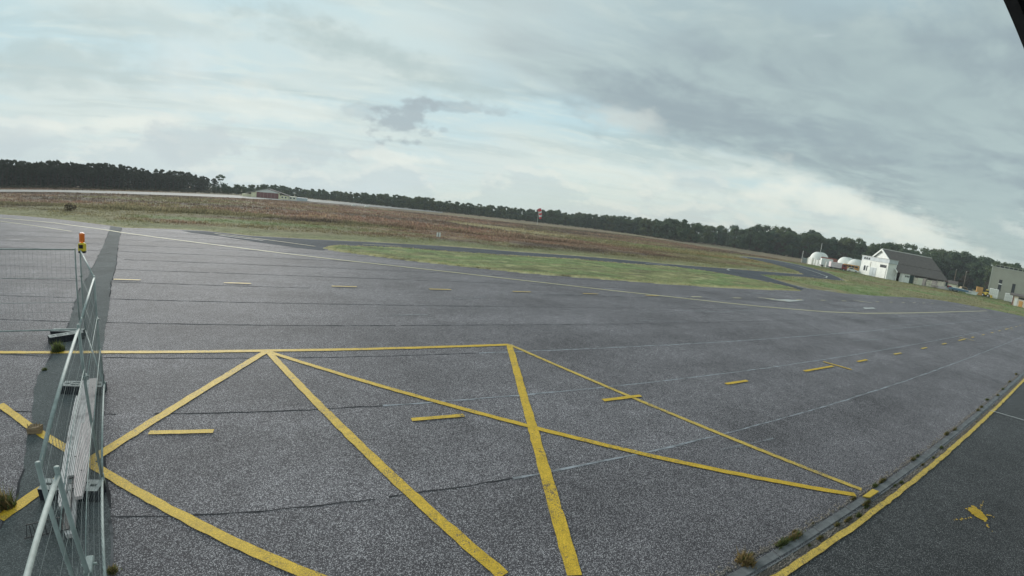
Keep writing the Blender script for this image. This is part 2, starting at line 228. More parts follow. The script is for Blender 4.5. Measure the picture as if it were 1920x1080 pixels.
TREES = [(0, -104.4, 142.9, 7.94, 1), (0, -102.7, 141.8, 7.72, 0), (0, -102.0, 143.2, 7.62, 0), (0, -101.1, 144.6, 8.14, 1), (0, -98.3, 142.5, 7.86, 2), (0, -98.8, 145.3, 7.93, 0), (0, -98.0, 147.0, 8.29, 2), (0, -96.4, 145.9, 7.94, 2), (0, -95.1, 146.4, 8.28, 0), (0, -93.9, 146.8, 8.26, 2), (0, -93.5, 148.6, 7.63, 2), (0, -93.3, 150.8, 8.16, 0), (0, -92.2, 152.5, 7.68, 2), (0, -90.5, 153.0, 7.71, 0), (0, -88.6, 151.9, 7.49, 2), (0, -87.9, 153.5, 7.95, 1), (0, -88.3, 156.7, 8.19, 0), (0, -87.4, 159.1, 8.69, 2), (0, -85.8, 159.4, 8.57, 1), (0, -85.1, 161.0, 9.03, 1), (0, -85.5, 165.1, 8.19, 1), (0, -84.6, 166.6, 8.67, 0), (0, -84.2, 168.5, 8.8, 1), (0, -82.8, 169.4, 8.66, 0), (0, -81.7, 170.8, 8.37, 0), (0, -81.3, 171.4, 8.41, 0), (0, -80.0, 173.2, 8.86, 1), (0, -78.6, 174.1, 8.73, 2), (0, -78.1, 176.4, 9.16, 1), (0, -76.5, 175.1, 9.15, 0), (0, -76.4, 177.8, 9.37, 2), (0, -75.4, 179.6, 9.11, 1), (0, -74.2, 181.5, 8.39, 0), (0, -72.7, 182.4, 8.56, 2), (0, -71.9, 183.6, 9.02, 0), (0, -71.4, 187.2, 8.97, 0), (0, -70.0, 188.1, 8.29, 2), (0, -69.0, 190.4, 7.94, 1), (0, -67.3, 190.9, 7.74, 1), (0, -66.7, 194.5, 8.03, 2), (0, -65.8, 195.2, 7.25, 0), (0, -64.5, 197.5, 8.33, 0), (0, -64.1, 203.2, 8.36, 0), (0, -62.3, 204.6, 7.86, 0), (0, -62.0, 206.6, 8.1, 1), (0, -60.6, 207.6, 8.2, 2), (0, -60.4, 213.7, 8.58, 1), (0, -59.9, 218.5, 8.95, 2), (0, -58.6, 221.5, 8.77, 2), (0, -57.7, 224.5, 8.23, 1), (0, -56.8, 230.0, 7.12, 0), (0, -55.0, 230.8, 7.57, 2), (0, -53.7, 232.8, 7.53, 2), (0, -54.1, 241.1, 7.1, 1), (0, -51.6, 243.1, 7.34, 0), (0, -52.3, 249.7, 7.34, 2), (0, -109.4, 149.3, 8.21, 0), (0, -107.6, 149.7, 8.23, 2), (0, -105.4, 150.9, 8.24, 0), (0, -105.3, 154.2, 8.44, 1), (0, -103.2, 153.5, 8.35, 2), (0, -101.6, 155.9, 8.56, 1), (0, -101.1, 158.1, 8.7, 0), (0, -99.4, 159.6, 8.74, 2), (0, -96.7, 159.0, 8.44, 2), (0, -96.8, 163.3, 8.18, 1), (0, -94.4, 164.3, 8.08, 2), (0, -92.4, 163.9, 8.53, 1), (0, -92.4, 169.5, 9.24, 1), (0, -91.1, 172.5, 9.33, 0), (0, -89.0, 172.7, 8.46, 1), (0, -88.4, 178.2, 9.03, 0), (0, -88.3, 183.9, 8.78, 2), (0, -85.1, 183.5, 9.25, 0), (0, -83.9, 184.8, 9.38, 0), (0, -83.1, 188.0, 9.61, 1), (0, -81.4, 190.7, 9.84, 2), (0, -77.9, 188.9, 9.33, 0), (0, -77.5, 194.4, 9.71, 2), (0, -74.8, 195.4, 9.24, 0), (0, -72.8, 197.6, 9.03, 1), (0, -73.0, 205.4, 9.0, 0), (0, -71.0, 204.7, 8.12, 1), (0, -69.7, 213.5, 9.19, 1), (0, -68.3, 217.7, 9.27, 1), (0, -66.6, 222.6, 9.25, 0), (0, -64.9, 223.5, 9.16, 2), (0, -63.5, 228.7, 9.1, 1), (0, -60.7, 232.4, 9.25, 1), (0, -60.0, 241.8, 8.57, 0), (0, -57.2, 245.9, 8.07, 1), (0, -57.1, 254.4, 7.06, 1), (1, -44.9, 237.9, 4.81, 3), (1, -41.0, 248.0, 4.97, 5), (1, -38.6, 251.2, 5.26, 4), (1, -36.5, 266.3, 5.05, 5), (1, -33.2, 268.6, 5.13, 3), (1, -31.3, 282.7, 6.83, 4), (1, -27.9, 287.7, 6.67, 5), (1, -22.5, 302.2, 7.03, 3), (1, -19.7, 309.2, 6.56, 3), (1, -14.9, 327.1, 7.13, 5), (1, -9.0, 323.2, 6.19, 4), (1, -6.0, 319.2, 5.75, 4), (1, 0.1, 305.0, 6.97, 5), (1, 5.3, 300.6, 5.96, 3), (1, 8.8, 304.8, 6.11, 3), (1, 14.0, 300.6, 6.76, 4), (1, 19.8, 293.6, 7.04, 4), (1, 23.1, 284.2, 6.87, 4), (1, 28.0, 280.7, 6.42, 3), (1, 32.0, 275.1, 7.03, 5), (1, 36.5, 268.7, 7.28, 4), (1, 40.7, 269.5, 5.91, 3), (1, 45.0, 263.9, 7.97, 3), (1, 49.5, 266.7, 7.61, 4), (1, 53.5, 267.7, 7.2, 4), (1, 59.1, 266.4, 7.91, 4), (1, 64.4, 272.8, 8.49, 3), (1, 67.6, 266.5, 8.4, 4), (1, 73.6, 270.1, 7.15, 4), (1, 81.7, 275.2, 8.05, 4), (1, 86.0, 276.3, 7.88, 5), (1, 91.7, 278.9, 7.46, 5), (1, 98.3, 279.6, 7.51, 5), (1, 103.4, 279.5, 8.39, 4), (1, 109.5, 276.7, 8.16, 4), (1, 113.6, 279.6, 8.41, 5), (1, 119.9, 278.4, 8.98, 3), (1, 118.2, 269.5, 7.74, 4), (1, 128.5, 278.4, 8.32, 4), (1, 135.3, 278.2, 8.91, 4), (1, 138.5, 272.7, 8.56, 5), (1, 149.1, 278.4, 9.52, 5), (1, 154.8, 279.8, 9.92, 5), (1, 156.0, 269.9, 10.41, 4), (1, 161.1, 272.2, 10.55, 4), (1, 174.2, 279.3, 10.05, 4), (1, 182.4, 277.6, 9.39, 3), (1, 185.2, 271.1, 10.86, 5), (1, 189.1, 271.8, 10.79, 5), (1, 193.7, 268.1, 11.46, 3), (1, 199.4, 264.2, 11.53, 3), (1, 196.9, 254.4, 11.56, 4), (1, 200.8, 246.8, 11.94, 3), (1, 207.8, 246.2, 12.43, 4), (1, 209.1, 238.4, 12.38, 5), (1, 204.8, 226.7, 12.48, 5), (1, 202.9, 220.1, 11.94, 4), (1, 200.5, 207.2, 11.26, 5), (1, 201.6, 200.8, 13.59, 5), (1, 203.4, 197.8, 13.37, 3), (1, -49.6, 258.6, 4.89, 5), (1, -45.1, 273.9, 5.35, 4), (1, -39.0, 289.1, 6.05, 4), (1, -37.1, 301.9, 6.11, 4), (1, -28.0, 311.4, 7.43, 5), (1, -24.8, 321.1, 7.29, 4), (1, -14.0, 350.0, 7.08, 3), (1, -4.5, 334.4, 7.13, 3), (1, 3.6, 329.8, 7.42, 5), (1, 12.5, 321.5, 7.11, 4), (1, 18.1, 317.1, 7.02, 5), (1, 30.6, 307.9, 7.8, 4), (1, 39.0, 291.8, 7.81, 3), (1, 42.9, 287.6, 8.19, 3), (1, 54.4, 290.2, 8.13, 3), (1, 63.2, 286.0, 8.74, 3), (1, 72.4, 296.7, 8.99, 3), (1, 85.9, 299.0, 7.86, 5), (1, 91.2, 290.0, 8.29, 3), (1, 100.4, 293.2, 8.48, 3), (1, 112.3, 299.5, 8.5, 4), (1, 120.6, 300.1, 8.98, 4), (1, 133.3, 300.2, 9.25, 3), (1, 142.0, 302.6, 9.39, 4), (1, 152.3, 296.3, 9.68, 3), (1, 165.8, 302.8, 10.17, 5), (1, 169.5, 296.8, 10.83, 5), (1, 180.1, 301.6, 11.83, 5), (1, 200.8, 301.4, 12.18, 4), (1, 209.7, 298.8, 12.14, 3), (1, 214.5, 283.4, 12.54, 5), (1, 214.6, 272.1, 12.53, 5), (1, 217.6, 264.1, 13.19, 4), (1, 224.1, 253.3, 13.61, 3), (1, 223.2, 234.1, 13.16, 5), (1, 217.0, 218.4, 13.88, 3), (1, 213.4, 205.3, 13.85, 4), (2, 193.7, 180.4, 12.0, 5), (2, 204.1, 184.6, 7.35, 6), (2, 221.0, 193.3, 11.53, 4), (2, 245.7, 204.4, 12.11, 6), (2, 264.2, 210.9, 12.28, 3), (2, 272.0, 213.6, 10.3, 5), (2, 260.8, 194.6, 13.3, 4), (2, 254.9, 182.1, 12.77, 3), (2, 256.1, 178.1, 14.67, 3), (2, 256.5, 171.4, 12.61, 5), (2, 267.1, 170.5, 13.95, 3), (2, 271.5, 168.0, 15.73, 6), (2, 270.4, 160.6, 15.05, 4), (2, 277.0, 158.8, 13.32, 3), (2, 286.9, 159.2, 15.79, 6), (2, 285.4, 152.7, 16.1, 6), (2, 292.7, 150.5, 16.2, 6), (2, 293.1, 144.4, 13.81, 3), (2, 294.6, 141.1, 14.74, 5), (2, 297.5, 136.5, 12.52, 5), (2, 297.7, 132.3, 16.7, 4), (2, 292.5, 121.5, 15.56, 5), (2, 294.8, 119.8, 12.9, 5), (2, 292.0, 110.8, 15.55, 6), (2, 306.1, 110.1, 17.37, 5), (2, 313.4, 110.3, 17.93, 6), (2, 314.9, 103.2, 15.68, 5), (2, 332.7, 104.6, 19.49, 4), (2, 324.7, 99.0, 15.85, 4), (2, 335.8, 97.1, 15.35, 4), (2, 329.0, 88.7, 16.97, 6), (2, 339.3, 85.7, 18.61, 4), (2, 343.3, 82.1, 13.53, 3), (2, 333.9, 76.9, 18.94, 5), (2, 330.0, 72.5, 19.87, 3), (2, 335.0, 67.5, 18.42, 3), (2, 326.6, 61.3, 18.63, 3), (2, 322.3, 58.1, 17.79, 5), (2, 309.9, 49.7, 16.33, 4), (2, 293.1, 43.0, 15.93, 6), (2, 283.6, 36.8, 15.08, 3), (2, 263.8, 30.2, 13.06, 6), (2, 256.4, 26.4, 12.81, 4), (2, 236.3, 20.3, 13.27, 5), (2, 227.5, 17.0, 12.64, 6), (2, 220.3, 205.2, 13.17, 4), (2, 233.6, 205.9, 12.71, 3), (2, 264.4, 223.5, 12.92, 6), (2, 266.6, 220.1, 10.96, 6), (2, 291.8, 231.4, 14.88, 6), (2, 294.6, 219.4, 16.14, 3), (2, 277.3, 198.2, 13.8, 3), (2, 276.7, 188.6, 17.72, 5), (2, 293.3, 191.9, 18.32, 3), (2, 303.2, 185.3, 19.21, 6), (2, 303.6, 180.2, 17.78, 5), (2, 308.2, 174.2, 15.72, 6), (2, 309.9, 165.3, 19.52, 3), (2, 312.3, 157.5, 15.61, 6), (2, 313.4, 149.8, 16.47, 5), (2, 319.5, 143.9, 17.8, 5), (2, 314.1, 133.8, 18.17, 4), (2, 317.2, 124.2, 14.47, 3), (2, 336.3, 125.4, 16.2, 6), (2, 353.0, 119.7, 19.81, 4), (2, 366.4, 118.6, 21.41, 4), (2, 359.6, 106.7, 15.66, 4), (2, 375.3, 103.4, 20.83, 6), (2, 365.8, 93.7, 20.99, 4), (2, 363.4, 87.2, 20.01, 3), (2, 369.1, 77.0, 20.51, 3), (2, 367.6, 70.8, 18.49, 3), (2, 345.6, 59.6, 18.98, 3), (2, 333.7, 49.9, 16.44, 5), (2, 294.9, 37.1, 16.5, 5), (2, 295.0, 31.5, 15.22, 5), (2, 261.9, 22.8, 13.02, 4), (2, 234.2, 15.3, 12.3, 5), (2, 204.6, 183.7, 3.91, 7), (2, 260.9, 210.3, 2.79, 7), (2, 258.7, 192.4, 4.96, 7), (2, 254.3, 170.1, 5.74, 7), (2, 262.3, 160.8, 8.77, 7), (2, 281.3, 152.0, 8.95, 7), (2, 288.4, 141.6, 8.78, 7), (2, 286.6, 128.2, 8.51, 7), (2, 292.2, 116.0, 7.38, 7), (2, 302.5, 107.1, 10.76, 7), (2, 325.5, 101.8, 10.7, 7), (2, 327.4, 88.9, 11.87, 7), (2, 336.1, 80.6, 12.81, 7), (2, 324.8, 66.3, 11.02, 7), (2, 306.1, 48.4, 10.49, 7), (2, 261.1, 28.4, 8.86, 7), (2, 224.1, 17.5, 8.21, 7)]
WOODBACK = [[(-115.8, 155.4, 7.2), (-114.4, 155.8, 7.3), (-112.9, 156.4, 7.3), (-111.6, 157.1, 7.4), (-110.2, 157.8, 7.4), (-109.0, 158.6, 7.5), (-107.8, 159.5, 7.6), (-106.6, 160.4, 7.6), (-105.5, 161.4, 7.7), (-104.2, 162.3, 7.7), (-103.1, 163.3, 7.7), (-101.9, 164.3, 7.7), (-100.8, 165.5, 7.5), (-99.8, 166.7, 7.4), (-98.8, 168.0, 7.1), (-97.8, 169.5, 7.0), (-96.9, 171.0, 7.7), (-96.0, 172.6, 7.9), (-95.2, 174.4, 8.1), (-94.4, 176.2, 8.3), (-93.6, 178.2, 8.0), (-92.9, 180.3, 7.6), (-92.1, 182.6, 8.1), (-91.5, 185.0, 8.1), (-90.8, 187.5, 8.0), (-89.8, 189.3, 8.0), (-88.4, 190.4, 8.2), (-87.0, 191.6, 8.3), (-85.7, 192.9, 8.5), (-84.4, 194.3, 8.6), (-83.2, 195.9, 8.6), (-82.0, 197.6, 8.5), (-80.8, 199.4, 8.4), (-79.6, 201.3, 8.6), (-78.4, 203.3, 8.2), (-77.3, 205.5, 7.8), (-76.1, 207.9, 7.9), (-75.0, 210.4, 7.8), (-74.0, 213.1, 6.8), (-72.9, 216.0, 7.3), (-71.8, 219.1, 7.8), (-70.8, 222.4, 7.8), (-69.6, 225.4, 7.8), (-68.4, 228.6, 7.8), (-67.2, 231.9, 7.7), (-66.0, 235.5, 7.8), (-64.8, 239.4, 7.9), (-63.6, 243.5, 8.0), (-62.4, 248.0, 7.3), (-61.2, 252.7, 6.9), (-60.0, 257.8, 6.6), (-58.7, 263.3, 5.5), (-57.5, 269.2, 5.9)], [(-52.4, 253.0, 3.5), (-50.7, 257.7, 3.6), (-48.9, 262.7, 3.7), (-47.1, 268.2, 3.8), (-45.2, 274.1, 3.9), (-43.3, 280.5, 4.1), (-41.3, 287.4, 4.4), (-39.2, 295.0, 4.6), (-36.9, 302.0, 4.9), (-34.3, 307.6, 5.4), (-31.7, 313.7, 5.7), (-28.9, 320.3, 5.8), (-26.0, 327.5, 5.9), (-23.0, 335.4, 6.0), (-19.9, 344.0, 5.9), (-16.5, 353.4, 5.5), (-12.8, 357.2, 5.4), (-8.7, 352.0, 5.5), (-4.8, 347.1, 5.6), (-0.9, 342.6, 5.8), (2.9, 338.4, 5.8), (6.6, 334.6, 5.8), (10.3, 331.1, 5.7), (13.9, 327.9, 5.7), (17.4, 324.2, 5.7), (20.8, 319.6, 5.8), (24.2, 315.4, 5.9), (27.5, 311.4, 6.0), (30.8, 307.8, 6.1), (34.0, 304.3, 6.2), (37.2, 301.1, 6.3), (40.4, 298.2, 6.4), (43.7, 296.3, 6.6), (47.3, 296.0, 6.8), (50.8, 295.9, 6.9), (54.5, 296.0, 7.0), (58.2, 296.2, 7.1), (62.0, 296.6, 7.1), (65.8, 297.1, 7.2), (69.8, 297.9, 7.3), (73.8, 298.8, 7.4), (77.7, 299.1, 7.1), (81.6, 299.1, 6.8), (85.6, 299.3, 6.5), (89.7, 299.7, 6.6), (93.9, 300.2, 6.6), (98.2, 300.9, 6.7), (102.6, 301.8, 6.8), (107.2, 302.8, 6.8), (111.9, 304.1, 6.9), (116.3, 304.6, 7.0), (120.4, 303.8, 7.2), (124.5, 303.1, 7.3), (128.7, 302.7, 7.5), (133.0, 302.3, 7.6), (137.5, 302.2, 7.7), (142.1, 302.2, 7.7), (146.8, 302.4, 7.7), (151.6, 302.7, 7.8), (156.6, 303.2, 7.8), (161.5, 303.3, 8.0), (165.9, 302.6, 8.4), (170.6, 302.0, 8.9), (175.3, 301.6, 9.4), (180.2, 301.4, 9.7), (185.3, 301.3, 9.8), (190.5, 301.4, 9.9), (196.0, 301.7, 10.0), (201.7, 302.2, 10.1), (207.6, 302.9, 10.3), (211.9, 301.3, 10.4), (213.9, 296.2, 10.5), (215.9, 291.4, 10.7), (218.0, 286.9, 10.8), (220.2, 282.6, 11.0), (222.6, 278.6, 11.2), (225.0, 274.8, 11.5), (227.6, 271.2, 11.8), (230.4, 267.8, 12.1), (231.1, 262.2, 12.1), (228.7, 253.4, 11.6), (226.7, 245.2, 11.0), (224.9, 237.5, 11.5), (223.3, 230.3, 12.0), (222.0, 223.6, 12.5), (220.8, 217.2, 12.9), (219.8, 211.3, 12.4), (219.1, 205.6, 12.0)], [(220.5, 208.8, 10.4), (233.8, 214.4, 10.8), (248.5, 220.7, 10.5), (265.0, 227.8, 11.7), (283.5, 236.1, 10.9), (304.5, 245.6, 11.4), (313.0, 244.4, 12.2), (307.6, 232.5, 12.9), (303.1, 221.8, 13.1), (299.3, 212.0, 12.2), (296.3, 203.1, 15.5), (299.1, 198.4, 15.4), (303.9, 195.0, 15.6), (309.3, 192.0, 16.1), (315.3, 189.2, 16.5), (321.9, 186.8, 14.6), (329.1, 184.6, 16.2), (332.7, 180.3, 17.3), (333.6, 174.5, 16.3), (335.1, 169.2, 15.9), (337.2, 164.2, 16.5), (338.8, 159.1, 14.7), (338.6, 153.1, 15.2), (338.9, 147.6, 15.9), (340.0, 142.4, 16.7), (341.6, 137.6, 15.7), (344.0, 133.0, 13.3), (349.0, 129.5, 16.8), (356.4, 126.8, 19.2), (364.7, 124.2, 19.4), (374.0, 121.8, 19.4), (381.5, 118.6, 17.8), (382.5, 113.3, 13.9), (384.3, 108.3, 17.5), (387.0, 103.6, 19.9), (390.5, 99.0, 20.0), (395.0, 94.7, 20.3), (392.7, 88.8, 20.3), (385.9, 82.0, 19.4), (380.3, 75.7, 18.0), (375.8, 69.8, 17.8), (372.4, 64.2, 17.6), (359.9, 57.3, 17.0), (342.6, 50.1, 15.6), (327.8, 43.6, 15.4), (315.0, 37.9, 15.1), (304.0, 32.7, 14.6), (288.4, 27.3, 13.8), (271.0, 22.2, 12.9), (256.3, 17.7, 12.1), (243.7, 13.8, 11.5), (232.8, 10.2, 10.9)]]
UNDER = [[(-99.65, 136.06), (-98.0, 136.73), (-96.42, 137.5), (-94.93, 138.4), (-93.51, 139.41), (-92.17, 140.54), (-90.72, 141.53), (-89.35, 142.65), (-88.04, 143.89), (-86.79, 145.26), (-85.6, 146.78), (-84.47, 148.43), (-83.39, 150.24), (-82.37, 152.21), (-81.4, 154.35), (-80.48, 156.67), (-79.61, 159.19), (-78.79, 161.93), (-77.58, 163.94), (-75.96, 165.19), (-74.39, 166.58), (-72.87, 168.14), (-71.39, 169.86), (-69.94, 171.76), (-68.53, 173.85), (-67.15, 176.13), (-65.8, 178.63), (-64.47, 181.35), (-63.16, 184.32), (-61.87, 187.56), (-60.59, 191.08), (-59.14, 194.3), (-57.7, 197.82), (-56.26, 201.65), (-54.81, 205.84), (-53.37, 210.41), (-51.91, 215.41), (-50.43, 220.88), (-48.93, 226.89), (-47.4, 233.49), (-45.82, 240.77), (-44.43, 250.12), (-44.19, 267.9), (-43.98, 288.86), (-43.8, 313.94)], [(-41.91, 233.23), (-38.9, 242.18), (-35.73, 252.51), (-32.23, 263.43), (-28.04, 272.1), (-23.61, 282.16), (-18.87, 293.86), (-13.72, 307.54), (-7.56, 304.63), (-1.45, 297.53), (4.43, 291.38), (10.16, 286.08), (15.72, 280.58), (21.02, 273.97), (26.19, 268.14), (31.27, 262.99), (36.28, 258.47), (41.74, 257.5), (47.39, 257.38), (53.21, 257.73), (59.25, 258.54), (65.51, 259.73), (71.56, 259.62), (77.85, 259.95), (84.41, 260.74), (91.28, 262.0), (98.52, 263.73), (104.9, 262.78), (111.38, 261.85), (118.14, 261.35), (125.24, 261.28), (132.71, 261.65), (140.19, 261.69), (147.2, 260.6), (154.6, 259.95), (162.43, 259.76), (170.77, 260.05), (179.7, 260.84), (184.17, 255.08), (187.51, 248.0), (191.14, 241.61), (195.09, 235.83), (199.37, 230.64), (197.86, 219.14), (195.23, 207.11), (193.19, 196.38), (191.68, 186.77), (190.65, 178.11)], [(190.05, 180.04), (203.24, 185.55), (218.11, 191.92), (235.01, 199.34), (254.43, 208.03), (271.34, 213.85), (265.81, 201.87), (261.28, 191.19), (257.63, 181.61), (255.17, 173.26), (259.59, 169.76), (264.61, 166.61), (270.26, 163.8), (276.61, 161.3), (283.74, 159.13), (286.88, 154.66), (287.87, 149.08), (289.55, 143.95), (291.94, 139.24), (291.87, 133.44), (292.11, 127.89), (293.08, 122.77), (294.78, 118.02), (297.21, 113.59), (303.53, 110.61), (311.26, 107.98), (320.06, 105.54), (328.81, 102.87), (329.72, 97.66), (331.58, 92.77), (334.4, 88.15), (338.21, 83.76), (341.39, 79.18), (334.23, 72.29), (328.48, 65.98), (323.99, 60.14), (320.64, 54.68), (305.75, 47.54), (289.62, 40.71), (276.09, 34.72), (264.65, 29.4), (250.95, 24.22), (233.64, 19.14), (219.29, 14.78)]]
LONE = (-51.98, 261.42, 9.7)

rnd = random.Random(7)
rng = np.random.default_rng(11)
COL = scene.collection

# ================================================================ helpers
def tag(o, label=None, cat=None, group=None, kind=None):
    if label: o["label"] = label
    if cat: o["category"] = cat
    if group: o["group"] = group
    if kind: o["kind"] = kind
    return o

def empty(name, loc, rz=0.0, scale=1.0):
    o = bpy.data.objects.new(name, None); COL.objects.link(o)
    o.empty_display_size = .2; o.location = loc; o.rotation_euler = (0, 0, rz); o.scale = (scale,) * 3
    return o

class MB:
    """collects geometry for ONE mesh object"""
    def __init__(self): self.v = []; self.f = []
    def face(self, pts):
        b = len(self.v); self.v += [tuple(p) for p in pts]; self.f.append(tuple(range(b, b + len(pts)))); return self
    def raw(self, vs, fs):
        b = len(self.v); self.v += [tuple(p) for p in vs]; self.f += [tuple(i + b for i in f) for f in fs]; return self
    def box(self, x0, x1, y0, y1, z0, z1, ch=0.0):
        """box, its vertical and top edges chamfered by ch"""
        if ch <= 0:
            vs = [(x, y, z) for z in (z0, z1) for x, y in ((x0, y0), (x1, y0), (x1, y1), (x0, y1))]
            return self.raw(vs, [(3, 2, 1, 0), (4, 5, 6, 7)] + [(i, (i + 1) % 4, (i + 1) % 4 + 4, i + 4) for i in range(4)])
        c = ch
        def ring(i, z):
            a0, a1, b0, b1 = x0 + i, x1 - i, y0 + i, y1 - i
            return [(a0 + c, b0, z), (a1 - c, b0, z), (a1, b0 + c, z), (a1, b1 - c, z), (a1 - c, b1, z), (a0 + c, b1, z), (a0, b1 - c, z), (a0, b0 + c, z)]
        vs = ring(0, z0) + ring(0, z1 - c) + ring(c * .8, z1)
        fs = [tuple(range(7, -1, -1)), tuple(range(16, 24))]
        for k in (0, 8): fs += [(k + i, k + (i + 1) % 8, k + 8 + (i + 1) % 8, k + 8 + i) for i in range(8)]
        return self.raw(vs, fs)
    def tube(self, a, b, r0, r1=None, n=8, cap=True):
        a, b = Vector(a), Vector(b); r1 = r0 if r1 is None else r1
        w = (b - a).normalized(); s = w.cross(Vector((0, 0, 1)) if abs(w.z) < .9 else Vector((1, 0, 0))).normalized(); t = w.cross(s)
        vs = [p + (s * math.cos(2 * math.pi * i / n) + t * math.sin(2 * math.pi * i / n)) * r for p, r in ((a, r0), (b, r1)) for i in range(n)]
        fs = [(i, (i + 1) % n, n + (i + 1) % n, n + i) for i in range(n)]
        if cap: fs += [tuple(range(n - 1, -1, -1)), tuple(range(n, 2 * n))]
        return self.raw(vs, fs)
    def lathe(self, prof, n=16, c=(0, 0, 0)):
        vs = [(c[0] + r * math.cos(2 * math.pi * i / n), c[1] + r * math.sin(2 * math.pi * i / n), c[2] + z) for r, z in prof for i in range(n)]
        fs = [(k * n + i, k * n + (i + 1) % n, (k + 1) * n + (i + 1) % n, (k + 1) * n + i) for k in range(len(prof) - 1) for i in range(n)]
        fs += [tuple(range(n - 1, -1, -1)), tuple(range((len(prof) - 1) * n, len(prof) * n))]
        return self.raw(vs, fs)
    def prism(self, poly, a, b, axis='x'):
        """polygon (p, q) extruded along an axis from a to b"""
        def P(t, p, q): return {'x': (t, p, q), 'y': (p, t, q), 'z': (p, q, t)}[axis]
        n = len(poly); vs = [P(a, *k) for k in poly] + [P(b, *k) for k in poly]
        return self.raw(vs, [tuple(range(n - 1, -1, -1)), tuple(range(n, 2 * n))] + [(i, (i + 1) % n, n + (i + 1) % n, n + i) for i in range(n)])
    def mesh(self, name):
        me = bpy.data.meshes.new(name); me.from_pydata(self.v, [], self.f); me.update()
        return me
    def build(self, name, m, parent=None, smooth=False, loc=None):
        o = bpy.data.objects.new(name, self.mesh(name)); COL.objects.link(o)
        if m: o.data.materials.append(m)
        if parent: o.parent = parent
        if loc: o.location = loc
        if smooth: o.data.shade_smooth()
        return o

def link_mesh(name, me, parent=None, loc=None, rot=None):
    o = bpy.data.objects.new(name, me); COL.objects.link(o)
    if parent: o.parent = parent
    if loc is not None: o.location = loc
    if rot is not None: o.rotation_euler = rot
    return o

# ---- numpy value noise, used for where plants grow and what colour they are
def _h(ix, iy, s): 
    a = np.sin(ix * 127.1 + iy * 311.7 + s * 74.7) * 43758.5453
    return a - np.floor(a)
def vnoise(x, y, s=0):
    ix, iy = np.floor(x), np.floor(y); fx, fy = x - ix, y - iy
    fx, fy = fx * fx * (3 - 2 * fx), fy * fy * (3 - 2 * fy)
    return (_h(ix, iy, s) * (1 - fx) + _h(ix + 1, iy, s) * fx) * (1 - fy) + (_h(ix, iy + 1, s) * (1 - fx) + _h(ix + 1, iy + 1, s) * fx) * fy
def fbm(x, y, s=0, o=4):
    r = 0; a = .5; t = 0
    for k in range(o): r = r + a * vnoise(x * 2 ** k, y * 2 ** k, s + 3 * k); t += a; a *= .55
    return r / t
def sstep(x, a, b):
    t = np.clip((x - a) / (b - a), 0, 1); return t * t * (3 - 2 * t)
def inpoly(x, y, poly):
    r = np.zeros(x.shape, bool); n = len(poly)
    for i in range(n):
        x0, y0 = poly[i]; x1, y1 = poly[(i + 1) % n]
        c = (y0 > y) != (y1 > y)
        with np.errstate(divide='ignore', invalid='ignore'): r ^= c & (x < (x1 - x0) * (y - y0) / (y1 - y0) + x0)
    return r
def pdist(x, y, line):
    d = np.full(x.shape, 1e9)
    for (x0, y0), (x1, y1) in zip(line[:-1], line[1:]):
        ex, ey = x1 - x0, y1 - y0; t = np.clip(((x - x0) * ex + (y - y0) * ey) / (ex * ex + ey * ey + 1e-9), 0, 1)
        d = np.minimum(d, np.hypot(x - x0 - t * ex, y - y0 - t * ey))
    return d

# ================================================================ materials
def new_mat(name, rough=.8, spec=.3, metal=0.0):
    m = bpy.data.materials.new(name); m.use_nodes = True; T = NT(m.node_tree)
    b = m.node_tree.nodes['Principled BSDF']; b.inputs['Roughness'].default_value = rough
    b.inputs['Specular IOR Level'].default_value = spec; b.inputs['Metallic'].default_value = metal
    g = m.node_tree.nodes.new('ShaderNodeNewGeometry'); T.pos = g.outputs['Position']; T.b = b
    o = m.node_tree.nodes.new('ShaderNodeTexCoord'); T.obj = o.outputs['Object']
    return m, T
def leafy(T, c, k=.4):
    """thin leaves: part of the light passes through them"""
    setc(T, c); tr = T.n.new('ShaderNodeBsdfTranslucent'); T.put(tr.inputs[0], c); mx = T.n.new('ShaderNodeMixShader'); mx.inputs[0].default_value = k
    out = next(n for n in T.n if n.type == 'OUTPUT_MATERIAL'); T.l.new(T.b.outputs[0], mx.inputs[1]); T.l.new(tr.outputs[0], mx.inputs[2]); T.l.new(mx.outputs[0], out.inputs[0])
def setc(T, c): T.put(T.b.inputs['Base Color'], (*c, 1) if isinstance(c, tuple) else c)
def bump(T, hgt, strength, dist=.01):
    n = T.n.new('ShaderNodeBump'); n.inputs['Strength'].default_value = strength; n.inputs['Distance'].default_value = dist
    T.put(n.inputs['Height'], hgt); T.l.new(n.outputs[0], T.b.inputs['Normal'])

def paint(name, c, rough=.6, wear=.12, scale=3.0, spec=.35, metal=0.0):
    """painted or plain surface with uneven colour, dirt and streaks"""
    m, T = new_mat(name, rough, spec, metal)
    n = T.noise(T.obj, scale, 6, .6); n2 = T.noise(T.v('MULTIPLY', T.obj, (6, 6, .6)), scale, 4, .6)
    k = T.add(T.lin(n, .25, .75, 1 - wear * 1.6, 1 + wear), T.lin(n2, .3, .7, -wear * .5, wear * .5))
    setc(T, T.v('SCALE', c, scale=k)); return m

